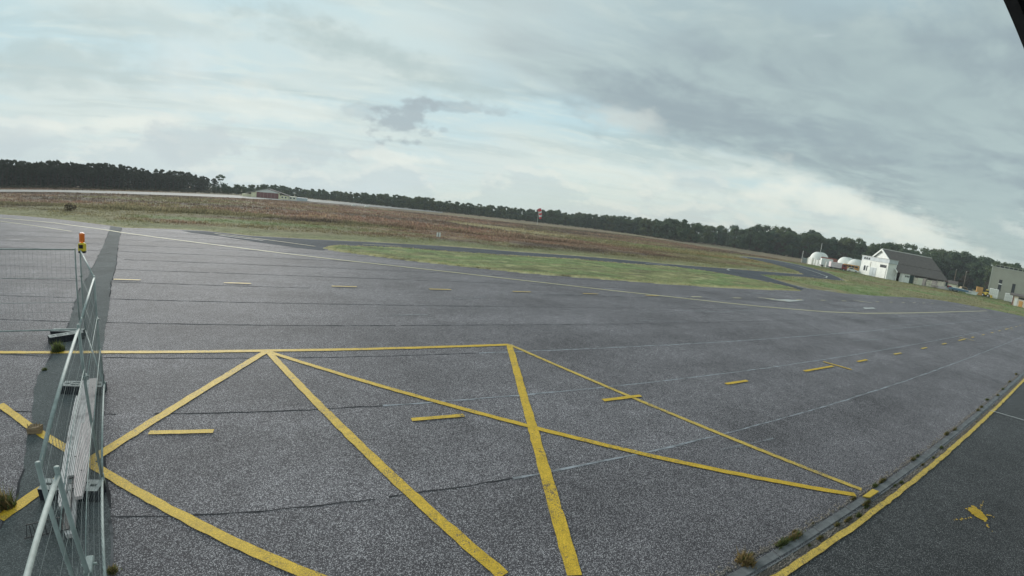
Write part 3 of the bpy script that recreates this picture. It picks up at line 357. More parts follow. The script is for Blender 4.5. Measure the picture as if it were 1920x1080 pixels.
def asphalt_color(T, dark, mid, pale, tint, grain=1.0, lanes=True):
    """chipped aggregate: stones of different greys in a dark binder, blotches, paving lanes"""
    p = T.pos
    cell = T.sep(T.voro(p, 86))[0]; cell2 = T.sep(T.voro(p, 150))[1]; edge = T.voro(p, 86, 'Distance')
    chip = T.add(T.mul(cell, .65), T.mul(cell2, .35))
    chip = T.sub(chip, T.mul(T.ss(edge, .25, .75), .42))
    c = T.mix(T.ss(chip, .12, .62), dark, mid)
    c = T.mix(T.mul(T.ss(chip, .50, .84), grain), c, pale)
    blot = T.add(T.mul(T.noise(p, .35, 3, .6), .6), T.mul(T.noise(p, 2.6, 4, .65), .4))
    k = T.lin(blot, .3, .7, .68, 1.30)
    k = T.mul(k, T.lin(T.ss(T.noise(p, .55, 3, .6, .6), .60, .74), 0, 1, 1.0, .80))      # old oil and damp stains
    k = T.mul(k, T.lin(T.ss(T.noise(T.v('ADD', p, (31, 17, 0)), .8, 3, .65), .60, .72), 0, 1, 1.0, 1.16))
    if lanes:
        x, y, z = T.sep(p)
        lane = T.m('FLOOR', T.m('DIVIDE', T.sub(y, 4.61), 2.545))
        ln = T.noise(T.comb(T.mul(x, .018), T.mul(lane, 7.31), 0.0), 1.0, 2, .5)
        k = T.mul(k, T.lin(ln, .3, .7, .84, 1.14))
        stain = T.noise(T.comb(T.mul(x, .10), T.mul(y, .55), 3.0), 1.0, 3, .6)
        k = T.mul(k, T.lin(stain, .35, .75, 1.10, .82))
    c = T.v('SCALE', c, scale=k)
    c = T.mix(T.mul(T.noise(p, .12, 3, .5), .55), c, T.mix(1.0, c, tint, 'MULTIPLY'))
    return c, chip
def asphalt(name, dark, mid, pale, tint=(1.0, .97, .95), grain=1.0, rough=.78, lanes=True, bmp=.5, spec=.2):
    m, T = new_mat(name, rough, spec)
    c, chip = asphalt_color(T, dark, mid, pale, tint, grain, lanes)
    setc(T, c); bump(T, chip, bmp, .006); return m
AS_D, AS_M, AS_P = (.078, .072, .080), (.285, .268, .288), (.60, .575, .59)
M_APRON = asphalt("apron_asphalt", AS_D, AS_M, AS_P)
M_ROAD = asphalt("road_asphalt", (.040, .041, .044), (.105, .107, .110), (.34, .34, .34), lanes=False)
M_PATCH = asphalt("patch_asphalt", (.078, .085, .087), (.138, .149, .152), (.26, .265, .265), (.95, 1, 1), .5, .9, False, .25, .08)
M_TAXI = asphalt("taxiway_asphalt", (.075, .080, .090), (.130, .137, .152), (.20, .21, .23), (.95, .98, 1.0), .6, .9, False, .3, .04)
M_TAXIR = asphalt("runway_concrete", (.20, .19, .18), (.34, .325, .30), (.45, .43, .40), (1, .98, .95), .6, .8, False, .2)

def marking(name, c, wear, thresh=.5):
    """road paint, worn off the stones here and there"""
    m, T = new_mat(name, .62, .3)
    a, chip = asphalt_color(T, AS_D, AS_M, AS_P, (1, 1, 1), 1.0, False)
    w = T.add(T.mul(T.noise(T.pos, 14, 6, .7), .55), T.mul(T.noise(T.pos, 1.1, 4, .6), .45))
    w = T.add(w, T.mul(T.sub(chip, .4), -.20))
    dirt = T.lin(T.noise(T.pos, 5, 5, .65), .3, .7, .80, 1.10)
    dirt = T.mul(dirt, T.lin(chip, .1, .8, .74, 1.16))
    setc(T, T.mix(T.ss(w, thresh + .02, thresh + wear), T.v('SCALE', c, scale=dirt), a)); bump(T, chip, .35, .005); return m
M_YEL = marking("yellow_paint", (.74, .475, .04), .16, .555)
M_YELW = marking("worn_yellow_paint", (.72, .50, .10), .18, .525)
M_YELF = marking("faded_yellow_paint", (.78, .70, .42), .2, .545)
M_WHT = marking("white_paint", (.62, .62, .60), .18, .52)
M_SCUFF = marking("pale_scuff", (.30, .31, .33), .14, .42)
m, T = new_mat("seam_tar", 1.0, .0); setc(T, T.mix(T.noise(T.pos, 9, 4), (.022, .022, .025), (.095, .093, .098))); M_SEAM = m
m, T = new_mat("old_seam", 1.0, .0); setc(T, T.mix(T.ss(T.noise(T.pos, 2.5, 5, .65), .38, .62), (.06, .06, .064), (.16, .157, .165))); M_SEAM2 = m
m, T = new_mat("pale_seam", .9, .1); setc(T, T.mix(T.ss(T.noise(T.pos, 3.5, 5, .65), .40, .60), (.36, .375, .41), (.22, .225, .24))); M_PALE = m

m, T = new_mat("heath", .95, .1)
at = T.n.new('ShaderNodeAttribute'); at.attribute_name = 'veg'
k = T.mul(T.lin(T.noise(T.pos, .9, 6, .7), .25, .75, .62, 1.4), T.lin(T.noise(T.pos, 5.5, 4, .7), .25, .75, .65, 1.35))
setc(T, T.v('SCALE', at.outputs['Color'], scale=k)); bump(T, T.noise(T.pos, 3.2, 6, .7), 1.0, .25); M_FIELD = m
m, T = new_mat("grass_blades", .85, .15)
at = T.n.new('ShaderNodeAttribute'); at.attribute_name = 'veg'
leafy(T, at.outputs['Color'], .5); M_GRASS = m

def foliage(name, a, b, c):
    m, T = new_mat(name, .8, .12)
    oi = T.n.new('ShaderNodeObjectInfo')
    n = T.noise(T.obj, 5, 4, .6)
    col = T.mix(oi.outputs['Random'], a, b)
    leafy(T, T.mix(T.ss(n, .45, .75), col, c), .45); return m
M_PINED = foliage("shaded_pine_needles", (.050, .062, .042), (.066, .078, .050), (.080, .092, .060))  # darker copy of the needles; the left wood's shade is in its colour
M_PINE = foliage("pine_needles", (.070, .115, .066), (.105, .140, .076), (.120, .150, .090))
M_BROAD = foliage("oak_leaves", (.085, .130, .060), (.125, .145, .068), (.13, .16, .08))
M_BROWN = foliage("bare_twigs", (.085, .062, .045), (.11, .085, .055), (.07, .075, .045))
M_BARK = paint("bark", (.085, .065, .052), .9, .35, 6, .1)
M_UNDER = foliage("undergrowth", (.06, .062, .04), (.085, .075, .05), (.05, .055, .035))

M_GALV = paint("galvanised_steel", (.30, .35, .34), .65, .22, 5, .3, .0)
M_WIRE = paint("galvanised_wire", (.26, .29, .29), .5, .15, 5, .4, .3)
M_BLOCK = paint("black_rubber", (.022, .024, .032), .7, .3, 9, .3)
M_BTOP = paint("pale_foot_top", (.36, .375, .37), .85, .25, 12, .2)  # top of the fence feet, much paler than their sides
M_BLACK = paint("black_plastic", (.012, .013, .016), .45, .2, 6, .4)
def wood(name, a, b):
    m, T = new_mat(name, .85, .15)
    g = T.noise(T.v('MULTIPLY', T.obj, (1.2, 22, 22)), 2.0, 6, .65)
    s = T.noise(T.obj, 2.2, 5, .6)
    c = T.mix(T.ss(g, .3, .7), a, b); c = T.mix(T.mul(T.ss(s, .55, .75), .6), c, (.10, .085, .09)); setc(T, c); bump(T, g, .4, .004); return m
M_WOOD = wood("weathered_board", (.42, .395, .40), (.62, .59, .58))
M_WOOD2 = wood("weathered_board_pinkish", (.46, .39, .39), (.63, .56, .55))
M_STUB = wood("broken_timber", (.16, .11, .075), (.36, .27, .17))
M_CONC = paint("drain_concrete", (.17, .175, .18), .85, .28, 4, .2)
M_PLATE = paint("yellow_plate_paint", (.62, .42, .05), .55, .15, 8)
M_GRAVEL = foliage("gravel_stones", (.30, .27, .24), (.36, .33, .30), (.46, .43, .40))

# ================================================================ the ground sheet
APRON = [(-60, 52.0), (-45, 50.5)] + APRON_FAR + [(97, 2.0), (97, 1.93), (-60, 1.93)]
def veg_color(x, y):
    """what grows at (x, y): heather, dry grass or turf"""
    st = fbm(x * .028, y * .085, 1); n2 = fbm(x * .10, y * .22, 5); n3 = fbm(x * .45, y * .8, 9, 3)
    C = lambda *c: np.array(c)[None, :]
    brown, red, dark, olive, straw, turf = C(.152, .108, .078), C(.185, .116, .086), C(.080, .066, .056), C(.150, .138, .078), C(.30, .26, .155), C(.130, .165, .074)
    W_ = lambda w: w[:, None]
    c = brown + (red - brown) * W_(sstep(n2, .46, .62)); c = c + (dark - c) * W_(.75 * sstep(st, .52, .64)); c = c + (olive - c) * W_(.8 * sstep(.5 * n2 + .5 * vnoise(x * .05 + 9, y * .05, 4), .56, .68))
    c = c + (straw * .8 - c) * W_(.45 * sstep(n3, .60, .78))
    edge = pdist(x, y, [(-60, 52), (-45, 50.5)] + APRON_FAR)
    # green strip of old taxiway and turf along the pavement
    gs = np.exp(-((y - 50.3 - .02 * x + 1.4 * (n2 - .5)) / 2.6) ** 2) * sstep(x, -26, -14) * sstep(x, 9, -1)
    c = c + (turf * .95 - c) * W_(.85 * gs)
    near = sstep(edge + 6 * (n2 - .5), 9, 1.5); c = c + ((olive * .6 + turf * .4) * 1.05 - c) * W_(.9 * near)
    c = c + (straw - c) * W_(.75 * sstep(edge + 1.5 * (n3 - .5), 1.5, .2))
    leftg = sstep(x, -12, -30) * sstep(y, 66, 46); c = c + (olive * 1.15 - c) * W_(.7 * leftg)
    # grassland on the side of the hangars
    t = sstep(x + 1.1 * y, 118, 150) * sstep(y, 95, 70) ; rg = np.maximum(t, sstep(x, 44, 52) * sstep(y, 36, 33))
    gcol = turf * 1.05 + (olive * 1.1 - turf) * W_(sstep(n2, .38, .58)); gcol = gcol + (C(.20, .135, .07) - gcol) * W_(.55 * sstep(st, .54, .66)); gcol = gcol + (straw * .75 - gcol) * W_(.35 * sstep(n3, .55, .75))
    c = c + (gcol - c) * W_(rg)
    ins = sstep(pdist(x, y, STRAW + STRAW[:1]), 5, 0); ins = np.maximum(ins, inpoly(x, y, STRAW).astype(float)); c = c + (straw * .85 - c) * W_(.8 * ins)
    fr = sstep(np.hypot(x, y), 150, 230); c = c + (olive * .85 + dark * .15 - c) * W_(.35 * fr)
    return 1.65 * c * W_(.88 + .3 * (n3 - .3))
def turf_color(x, y):
    n2 = fbm(x * .16, y * .5, 15); n3 = fbm(x * .7, y * 1.2, 19, 3)
    C = lambda *c: np.array(c)[None, :]; W_ = lambda w: w[:, None]
    c = C(.132, .166, .076) + (C(.165, .158, .082) - C(.132, .166, .076)) * W_(.75 * sstep(n2, .44, .64))
    e = pdist(x, y, ISLAND + ISLAND[:1]); c = c + (C(.32, .285, .165) - c) * W_(np.maximum(.85 * sstep(e + .9 * (n3 - .5), .9, .15), .5 * sstep(n3, .58, .75)))
    c = c + (C(.09, .08, .055) - c) * W_(.6 * sstep(fbm(x * .4, y * 1.4, 31), .57, .68))
    return c * 1.75
def set_attr(me, rgb):
    a = me.attributes.new('veg', 'FLOAT_COLOR', 'POINT')
    buf = np.ones((len(rgb), 4), np.float32); buf[:, :3] = rgb; a.data.foreach_set('color', buf.ravel())
def grid_mesh(name, xs, ys, zf):
    X, Y = np.meshgrid(xs, ys); x, y = X.ravel(), Y.ravel(); nx, ny = len(xs), len(ys)
    i = (np.arange(ny - 1)[:, None] * nx + np.arange(nx - 1)[None, :]).ravel()
    F = np.stack([i, i + 1, i + 1 + nx, i + nx], 1)
    me = bpy.data.meshes.new(name); me.from_pydata(np.stack([x, y, zf(x, y)], 1).tolist(), [], F.tolist()); me.update()
    return me, x, y
def spread(a, b, s): return list(np.arange(a, b, s))
far = [250, 320, 420, 560, 800, 1200]
xs = [-v for v in far[::-1]] + spread(-180, -80, 4) + spread(-80, 200, 1.25) + spread(200, 250, 5) + far[1:]
xs = sorted(set(float(v) for v in xs)); ys = sorted(set([-v for v in far[::-1]] + [-100., -40., -15.] + spread(0, 130, 1.25) + spread(130, 420, 4) + far[2:]))
xs, ys = np.array(xs, float), np.array(ys, float)
def field_z(x, y):
    e = pdist(x, y, [(-60, 52), (-45, 50.5)] + APRON_FAR); inside = inpoly(x, y, APRON) | (y < 2.2)
    z = -.03 + np.where(inside, -.05, np.clip(e, 0, 3) / 3 * (.05 + .16 * (fbm(x * .2, y * .2, 40) - .4)))
    rw = pdist(x, y, RUNWAY_NEAR)
    return np.where((np.hypot(x, y) > 140) | (rw < 14), np.minimum(z, -.02), z)
me, gx, gy = grid_mesh("field", xs, ys, field_z)
set_attr(me, veg_color(gx, gy)); me.materials.append(M_FIELD); me.shade_smooth()
tag(link_mesh("field", me), kind="structure")

# ---------------------------------------------------------------- pavements
from mathutils.geometry import delaunay_2d_cdt
def sheet(name, pts, z, m, parent=None, thick=0.0):
    vs, _, fs, _, _, _ = delaunay_2d_cdt([Vector(p_) for p_ in pts], [], [list(range(len(pts)))], 1, 1e-4)
    return MB().raw([(p_.x, p_.y, z) for p_ in vs], fs).build(name, m, parent)
apron = tag(sheet("apron", APRON, 0.0, M_APRON), kind="structure")
taxiway = tag(sheet("taxiway", TAXI_DARK, .003, M_TAXI), kind="structure")
runway = tag(sheet("runway", RUNWAY_NEAR + RUNWAY_FAR[::-1], .10, M_TAXIR), kind="structure")
road = tag(sheet("service_road", [(-60, 1.80), (-60, -60), (97, -60), (97, 1.80)], .0, M_ROAD), kind="structure")
yard = tag(sheet("yard", [(178, 22.3), (196, 19), (206, 0), (160, -6), (150, 14), (163, 20.5)], .03, M_ROAD), kind="structure")
yard2 = tag(sheet("hangar_forecourt", [(148, 66), (160, 69), (166, 75), (150, 80), (142, 72), (144.5, 62), (151, 53.2), (149, 58)], .03, M_TAXI), kind="structure")

def polyjit(pts, step, jit, seed=0):
    r = random.Random(seed); out = []
    for (x0, y0), (x1, y1) in zip(pts[:-1], pts[1:]):
        L = math.hypot(x1 - x0, y1 - y0); n = max(1, int(L / step))
        for i in range(n):
            t = i / n; o = r.uniform(-jit, jit) if (out and jit) else 0
            out.append((x0 + (x1 - x0) * t - (y1 - y0) / L * o, y0 + (y1 - y0) * t + (x1 - x0) / L * o))
    return out + [pts[-1]]
def ribbon(name, pts, width, z, m, parent=None, wjit=0.0, seed=0):
    r = random.Random(seed); L, Rr = [], []
    P = [Vector((*p, 0)) for p in pts]
    for i, p in enumerate(P):
        a = P[max(0, i - 1)]; b = P[min(len(P) - 1, i + 1)]; t = (b - a).normalized(); n = Vector((-t.y, t.x, 0))
        w = width * .5 * (1 + r.uniform(-wjit, wjit)); w2 = width * .5 * (1 + r.uniform(-wjit, wjit))
        L.append((p.x + n.x * w, p.y + n.y * w, z)); Rr.append((p.x - n.x * w2, p.y - n.y * w2, z))
    n = len(P); mb = MB(); mb.raw(L + Rr, [(i, n + i, n + i + 1, i + 1) for i in range(n - 1)])
    return mb.build(name, m, parent)

# smooth dark repair strip under the fence
sl_, sr_ = polyjit(STRIP_L, .22, .022, 3), polyjit(STRIP_R, .22, .018, 4)
sheet("asphalt_patch", sl_ + [(-3.4, 2.6), (-2.6, 1.96), (-.9, 1.96), (-1.25, 2.7)] + sr_[::-1], .006, M_PATCH, apron)
for i, (edge_, w) in enumerate(((sl_, .028), (sr_, .032))):
    k = 0
    while k < len(edge_) - 3:                                   # broken, crumbling edges of the strip
        n = rnd.randint(3, 7); seg = edge_[k:k + n]
        if len(seg) > 2 and rnd.random() < .45: ribbon("crumbled_edge", seg, w, .0085 + .0003 * i, M_SEAM2 if k % 3 else M_SEAM, apron, .7, k)
        k += n
# seams between paving lanes
zs = .004
for k in range(0, 13):
    y = 4.613 + 2.545 * k; dark_end = {0: 2.6, 1: 1.2, 2: 4.0}.get(k, 30)
    x = -34.0
    while x < dark_end:
        L = rnd.uniform(1.5, 6) * (1 + k * .15)
        if rnd.random() < (.96 if k < 3 else .8): ribbon("pavement_seam", polyjit([(x, y + .01), (min(x + L, dark_end), y)], .2, .016, int(x * 7) + k), .019 + .006 * min(k, 7), zs, M_SEAM if k < 2 else M_SEAM2, apron, .75, int(x * 3) + k)
        x += L + rnd.choice((0, 0, .15, .6))
    x = dark_end
    while x < (88 if k < 4 else 44):
        L = rnd.uniform(1.0, 7)
        if rnd.random() < (1.1 if k < 3 else .45): ribbon("pavement_seam", polyjit([(x, y + rnd.uniform(-.01, .01)), (x + L, y)], .4, .012, int(x * 5) + k), .040 + .006 * min(k, 4), zs, M_PALE, apron, .6, int(x) + k)
        x += L
for pts, w in (([(2.7, 20.8), (4.0, 20.9), (6.5, 20.7)], .05), ([(-.5, 22.9), (2.2, 23.0)], .06), ([(4.4, 16.2), (5.6, 16.05), (6.9, 16.5)], .06), ([(16, 14.4), (19, 14.1), (22, 14.5)], .09), ([(12, 12.7), (14.5, 12.4)], .05), ([(2.2, 13.4), (3.6, 13.5)], .10), ([(9, 17.1), (12, 17.3)], .04),
               ([(-20, 28.5), (-17, 28.2)], .14), ([(-12.4, 30.3), (-9.8, 29.2)], .06), ([(-25, 29), (-20.5, 28.6)], .12), ([(30, 10.2), (36, 10.3)], .06), ([(22, 8.6), (25, 8.4)], .07), ([(6.5, 4.2), (8, 4.1)], .05)):
    ribbon("tyre_scuff", polyjit(pts, .4, .03, int(pts[0][0] * 9)), w, .0045 + .0001 * len(pts), M_SCUFF, apron, .7, 3)

# ---------------------------------------------------------------- painted markings
zm = [.010]
def stripe(name, pts, w, m, parent=apron, step=.14, jit=.004):
    zm[0] += .0006; return ribbon(name, polyjit(pts, step, jit, int(zm[0] * 1e5)), w, zm[0], m, parent, .09, int(zm[0] * 1e5))
stripe("yellow_line", L_A, .155, M_YEL); stripe("yellow_line", L_B, .178, M_YEL); stripe("yellow_line", L_C, .115, M_YELW); stripe("yellow_line", L_D, .118, M_YEL)
stripe("yellow_line", L_E, .148, M_YEL); stripe("yellow_line", L_F, .165, M_YEL)
stripe("yellow_line", L_G + [(.75, 2.9), (1.5, 2.32)], .132, M_YEL)
stripe("yellow_edge_line", [(-20, 1.765), (30, 1.775), (90, 1.78)], .098, M_YELW, jit=.010)
stripe("taxi_guide_line", TAXI_Y, .16, M_YELF); stripe("taxi_guide_line", TAXI_Y2, .12, M_YELF); stripe("white_line", TAXI_W, .09, M_SCUFF)
for i in range(0, 22):
    x = -2.41 + 4.0 * i; n_ = "yellow_dash"; L = .94
    mm = M_YEL if i < 6 else M_YELW
    if i == 2: L = 1.05
    if i in (4, 9, 14): L = 2.0; stripe("yellow_crossbar", [(T1[0][0] + 4 * (i - 4), T1[0][1]), (T1[1][0] + 4 * (i - 4), T1[1][1])], .12, mm)
    stripe(n_, [(x, 6.54 + .006 * rnd.uniform(-1, 1)), (x + L, 6.54)], .11, mm, jit=.0)
for i in range(0, 20):
    x = -7.32 + 4.0 * i; mm = M_YELW if i < 7 else M_YELF
    if i == 6: x += .3
    if i in (9, 13): stripe("yellow_crossbar", [(x - .4, 18.2), (x + 1.5, 17.1)], .12, mm)
    stripe("yellow_dash", [(x, 17.72), (x + .98, 17.74)], .13, mm, jit=0)
stripe("white_line", WHITE_LINE + [(30, .2)], .05, M_WHT, road)
stripe("taxi_guide_line", HOOK, .22, M_WHT, taxiway, 2); stripe("taxi_guide_line", HOOK2, .28, M_WHT, taxiway, 2)
stripe("taxi_guide_line", [(-7.5, 36.2), (-3, 33.4), (0, 31.2)], .10, M_YELF, taxiway)
stripe("taxi_guide_line", [(-7.0, 35.1), (-3.6, 33.0)], .12, M_WHT, taxiway)
stripe("taxi_guide_line", [(3.5, 34.6), (6.6, 34.9)], .12, M_YELF, taxiway); stripe("taxi_guide_line", [(33, 35.4), (36.5, 35.5)], .2, M_WHT, taxiway)
sheet("white_paint_patch", PATCH1, .0285, M_WHT, apron); sheet("white_paint_patch", PATCH2, .0288, M_WHT, apron)
for a, b in zip(FARDASH[0::2], FARDASH[1::2]): stripe("white_dash", [a, b], .22, M_WHT)
# paint spilled on the road
sx, sy = SPLASH[0]
def blot(cx, cy, r, z, seed, n=22, sq=1.0):
    q = random.Random(seed); MBo = MB(); MBo.face([(cx + r * math.cos(2 * math.pi * i / n) * (1 + q.uniform(-.13, .13)), cy + sq * r * math.sin(2 * math.pi * i / n) * (1 + q.uniform(-.13, .13)), z) for i in range(n)]); return MBo
sp = MB(); q_ = random.Random(12)
spots = [(sx + .01, sy + .02, .12), (sx + .085, sy + .125, .135), (sx + .045, sy + .07, .12)]
spots += [(sx + .05 + q_.gauss(0, .075), sy + .06 + q_.gauss(0, .08), q_.uniform(.02, .055)) for _ in range(22)]
for ex, ey in SPLASH_D:                                            # runs of paint leaving the blot
    for j in range(7):
        t = .45 + .75 * (j + q_.uniform(-.3, .3)) / 7; spots.append((sx + .03 + (ex - sx) * t + q_.gauss(0, .018), sy + .04 + (ey - sy) * t + q_.gauss(0, .018), q_.uniform(.008, .028) * (1.3 - .6 * t)))
for i, (cx, cy, r) in enumerate(spots):
    b_ = blot(cx, cy, r, .0105 + .0003 * i, i, 14); sp.raw(b_.v, b_.f)
sp.build("yellow_paint_splash", M_YEL, road)

# ---------------------------------------------------------------- slot drain with its slabs, gravel bed
bed = tag(sheet("gravel_bed", [(-60, 1.795), (-60, 1.935), (97, 1.935), (97, 1.795)], -.012, paint("gravel_bed_soil", (.24, .21, .18), .95, .4, 14, .1)), kind="structure")
drain = tag(empty("drain_channel", (3.0, 2.03, 0)), "grey concrete slot drain running beside the yellow edge line", "drain")
slab_m = MB().box(0, .985, -.06, .06, -.05, .016, .008).mesh("drain_slab"); slab_m.materials.append(M_CONC)
lip_m = MB().box(0, .985, -.10, -.078, -.05, .006, .004).mesh("drain_lip"); lip_m.materials.append(M_CONC)
x = -1.0
for i in range(34):
    s = link_mesh("slab", slab_m, drain, (x, rnd.uniform(-.006, .006), rnd.uniform(-.006, .006)), (rnd.uniform(-.02, .02), 0, rnd.uniform(-.006, .006)))
    link_mesh("lip", lip_m, drain, (x, rnd.uniform(-.006, .006), rnd.uniform(-.008, .004)), (0, 0, rnd.uniform(-.008, .008))); x += 1.0
pl = MB(); pl.raw([(px_ - 3.0, py_ - 2.03, .046) for px_, py_ in PLATE] + [(px_ - 3.0, py_ - 2.03, .03) for px_, py_ in PLATE], [(3, 2, 1, 0)] + [(i, (i + 1) % 4, 4 + (i + 1) % 4, 4 + i) for i in range(4)])
pl.build("painted_slab", M_PLATE, drain)
N = 7000
gx = 3.2 + 24 * rng.random(N) ** 1.8; side = rng.random(N) < .72
gy = np.where(side, rng.uniform(1.80, 1.925, N), rng.uniform(2.12, 2.12 + .12 * rng.random(N), N)); gs = rng.uniform(.007, .022, N)
o8 = np.array([(1, 0, 0), (0, 1, 0), (-1, 0, 0), (0, -1, 0), (0, 0, 1)]); f4 = np.array([(0, 1, 4), (1, 2, 4), (2, 3, 4), (3, 0, 4)])
V = (o8[None] * gs[:, None, None] * rng.uniform(.6, 1.3, (N, 5, 1))); V[:, :, 0] += gx[:, None]; V[:, :, 1] += gy[:, None]; V[:, :, 2] += np.where(side, -.006, .003)[:, None]
F = (f4[None] + 5 * np.arange(N)[:, None, None]).reshape(-1, 3)
me = bpy.data.meshes.new("gravel"); me.from_pydata(V.reshape(-1, 3).tolist(), [], F.tolist()); me.materials.append(M_GRAVEL)
tag(link_mesh("gravel", me), "loose pale gravel strewn along both sides of the slot drain", "gravel", kind="stuff")

# ---------------------------------------------------------------- grass and heather
def blades(name, x, y, rgb, hgt, wid, nb, seed, z0=0.0, lean=.5, mat_=None):
    r = np.random.default_rng(seed); n = len(x); k = n * nb
    X = np.repeat(x, nb) + r.normal(0, 1, k) * np.repeat(wid, nb) * .6; Y = np.repeat(y, nb) + r.normal(0, 1, k) * np.repeat(wid, nb) * .6
    H = np.repeat(hgt, nb) * r.uniform(.55, 1.15, k); a = r.uniform(0, 2 * np.pi, k); w = np.repeat(wid, nb) * r.uniform(.12, .3, k)
    ln = r.uniform(0, lean, k) * H; b = r.uniform(0, 2 * np.pi, k); Z = np.repeat(z0, nb) if np.ndim(z0) else np.full(k, z0)
    P = np.empty((k, 3, 3)); P[:, 0] = np.stack([X - w * np.cos(a), Y - w * np.sin(a), Z], 1); P[:, 1] = np.stack([X + w * np.cos(a), Y + w * np.sin(a), Z], 1); P[:, 2] = np.stack([X + ln * np.cos(b), Y + ln * np.sin(b), Z + H], 1)
    me = bpy.data.meshes.new(name); me.vertices.add(k * 3); me.vertices.foreach_set('co', P.astype(np.float32).ravel())
    me.loops.add(k * 3); me.loops.foreach_set('vertex_index', np.arange(k * 3, dtype=np.int32)); me.polygons.add(k); me.polygons.foreach_set('loop_start', np.arange(0, k * 3, 3, dtype=np.int32)); me.polygons.foreach_set('loop_total', np.full(k, 3, np.int32)); me.update(calc_edges=True)
    c = np.repeat(rgb, nb, 0) * r.uniform(.65, 1.4, (k, 1)); set_attr(me, np.repeat(c, 3, 0).clip(0, .8)); me.materials.append(mat_ or M_GRASS)
    return me
ix, iy = np.array([p_[0] for p_ in ISLAND]), np.array([p_[1] for p_ in ISLAND])
xs_i = np.arange(ix.min() - .6, ix.max() + .6, .35); ys_i = np.arange(iy.min() - .6, iy.max() + .6, .35)
me, gx, gy = grid_mesh("grass_island", xs_i, ys_i, lambda x, y: np.where(inpoly(x, y, ISLAND), .012 + np.clip(pdist(x, y, ISLAND + ISLAND[:1]), 0, 1.2) * .05 + .03 * fbm(x, y, 50), -.03))
set_attr(me, turf_color(gx, gy)); me.materials.append(M_FIELD); me.shade_smooth(); tag(link_mesh("grass_island", me), kind="structure")
def scatter(n, x0, x1, y0, y1, ok, pw=1.0, seed=1):
    r = np.random.default_rng(seed); x = r.uniform(x0, x1, n); y = y0 + (y1 - y0) * r.random(n) ** pw; m_ = ok(x, y); return x[m_], y[m_]
x, y = scatter(30000, ix.min(), ix.max(), iy.min(), iy.max(), lambda x, y: inpoly(x, y, ISLAND) & (pdist(x, y, ISLAND + ISLAND[:1]) > .08), 1, 2)
tag(link_mesh("turf", blades("turf", x, y, turf_color(x, y), rng.uniform(.04, .13, len(x)), np.full(len(x), .10), 5, 3, .02)), "short green and straw turf on the island between apron and taxiway", "grass", kind="stuff")
okf = lambda x, y: ~inpoly(x, y, APRON) & ~inpoly(x, y, TAXI_DARK) & ~inpoly(x, y, RUNWAY_NEAR + RUNWAY_FAR[::-1]) & (pdist(x, y, RUNWAY_NEAR) > 5)
parts = [scatter(26000, -60, 75, 34, 66, okf, 1.0, 5), scatter(30000, -90, 150, 60, 170, okf, 1.5, 6)]
x = np.concatenate([p_[0] for p_ in parts]); y = np.concatenate([p_[1] for p_ in parts]); dist = np.hypot(x, y); ht = np.where(y < 60, .14, .26) * rng.uniform(.5, 1.35, len(x)) * (1 + .5 * (fbm(x * .12, y * .12, 77) > .56))
ed = pdist(x, y, [(-60, 52), (-45, 50.5)] + APRON_FAR); ht *= .3 + .7 * sstep(ed, .5, 7)
tag(link_mesh("heather", blades("heather", x, y, veg_color(x, y), ht, ht * 1.6, 5, 7, .0)), "brown and rust heather moorland between taxiway and runway", "heather", kind="stuff")
x, y = scatter(26000, 44, 190, -5, 75, lambda x, y: okf(x, y) & (x * 1.0 + 1.0 * y > 78) , 1, 8)
tag(link_mesh("meadow_grass", blades("meadow_grass", x, y, veg_color(x, y), rng.uniform(.08, .22, len(x)), np.full(len(x), .25), 4, 9, .0)), "olive meadow grass between the apron and the hangars", "grass", kind="stuff")

# ================================================================ temporary fence
FZ = 2.04
FP = dict(L=(-8.95, 10.42), C=(-5.44, 11.10), B=(-3.625, 7.99), A=(-2.565, 5.18), N1=(-1.58, 2.44), N2=(-1.455, 2.43), E=(-.66, -.98))
def mesh_fence(a, b, label, za=FZ, zb=FZ, open_top=False, bars=(1.36, .80)):
    ax, ay = a; bx, by = b; L = math.hypot(bx - ax, by - ay)
    t = tag(empty("mesh_fence", (ax, ay, 0), math.atan2(by - ay, bx - ax)), label, "fence", "mesh fence panels across the apron")
    r = .0165
    for x in (r, L - r):
        MB().tube((x, 0, .03), (x, 0, FZ + (.015 if open_top else -.005)), r, r, 10).build("post", M_GALV, t, True)
    MB().tube((2 * r, 0, FZ - .035), (L - 2 * r, 0, FZ - .035), r * .95, None, 10).build("rail", M_GALV, t, True)
    MB().tube((2 * r, 0, .16), (L - 2 * r, 0, .16), r * .95, None, 10).build("rail", M_GALV, t, True)
    for z in bars: MB().tube((2 * r, .012, z), (L - 2 * r, .012, z + .01), .005, None, 6).build("stiffener", M_GALV, t, True)
    w = MB(); n = int((L - .08) / .105)
    for i in range(1, n + 1): w.tube((.04 + i * (L - .08) / (n + 1), 0, .16), (.04 + i * (L - .08) / (n + 1), 0, FZ - .035), .0018, None, 3, False)
    for z in np.arange(.36, FZ - .1, .22): w.tube((.04, .004, z), (L - .04, .004, z), .0018, None, 3, False)
    tag(w.build("wire_mesh", M_WIRE, t), kind="stuff")
    return t
p0 = mesh_fence(FP['C'], FP['L'], "mesh fence panel turning left behind the pair of crossed feet")
p1 = mesh_fence((FP['C'][0] + .13, FP['C'][1] - .06), FP['B'], "mesh fence panel just below the orange beacon")
p2 = mesh_fence(FP['B'], FP['A'], "mesh fence panel standing over the weathered boards")
p3 = mesh_fence(FP['A'], FP['N1'], "mesh fence panel whose long rail slants over the broken timber stub", open_top=True, bars=(1.55, .9))
p4 = mesh_fence(FP['N2'], FP['E'], "nearest mesh fence panel at the bottom left corner", open_top=True, bars=(1.3,))
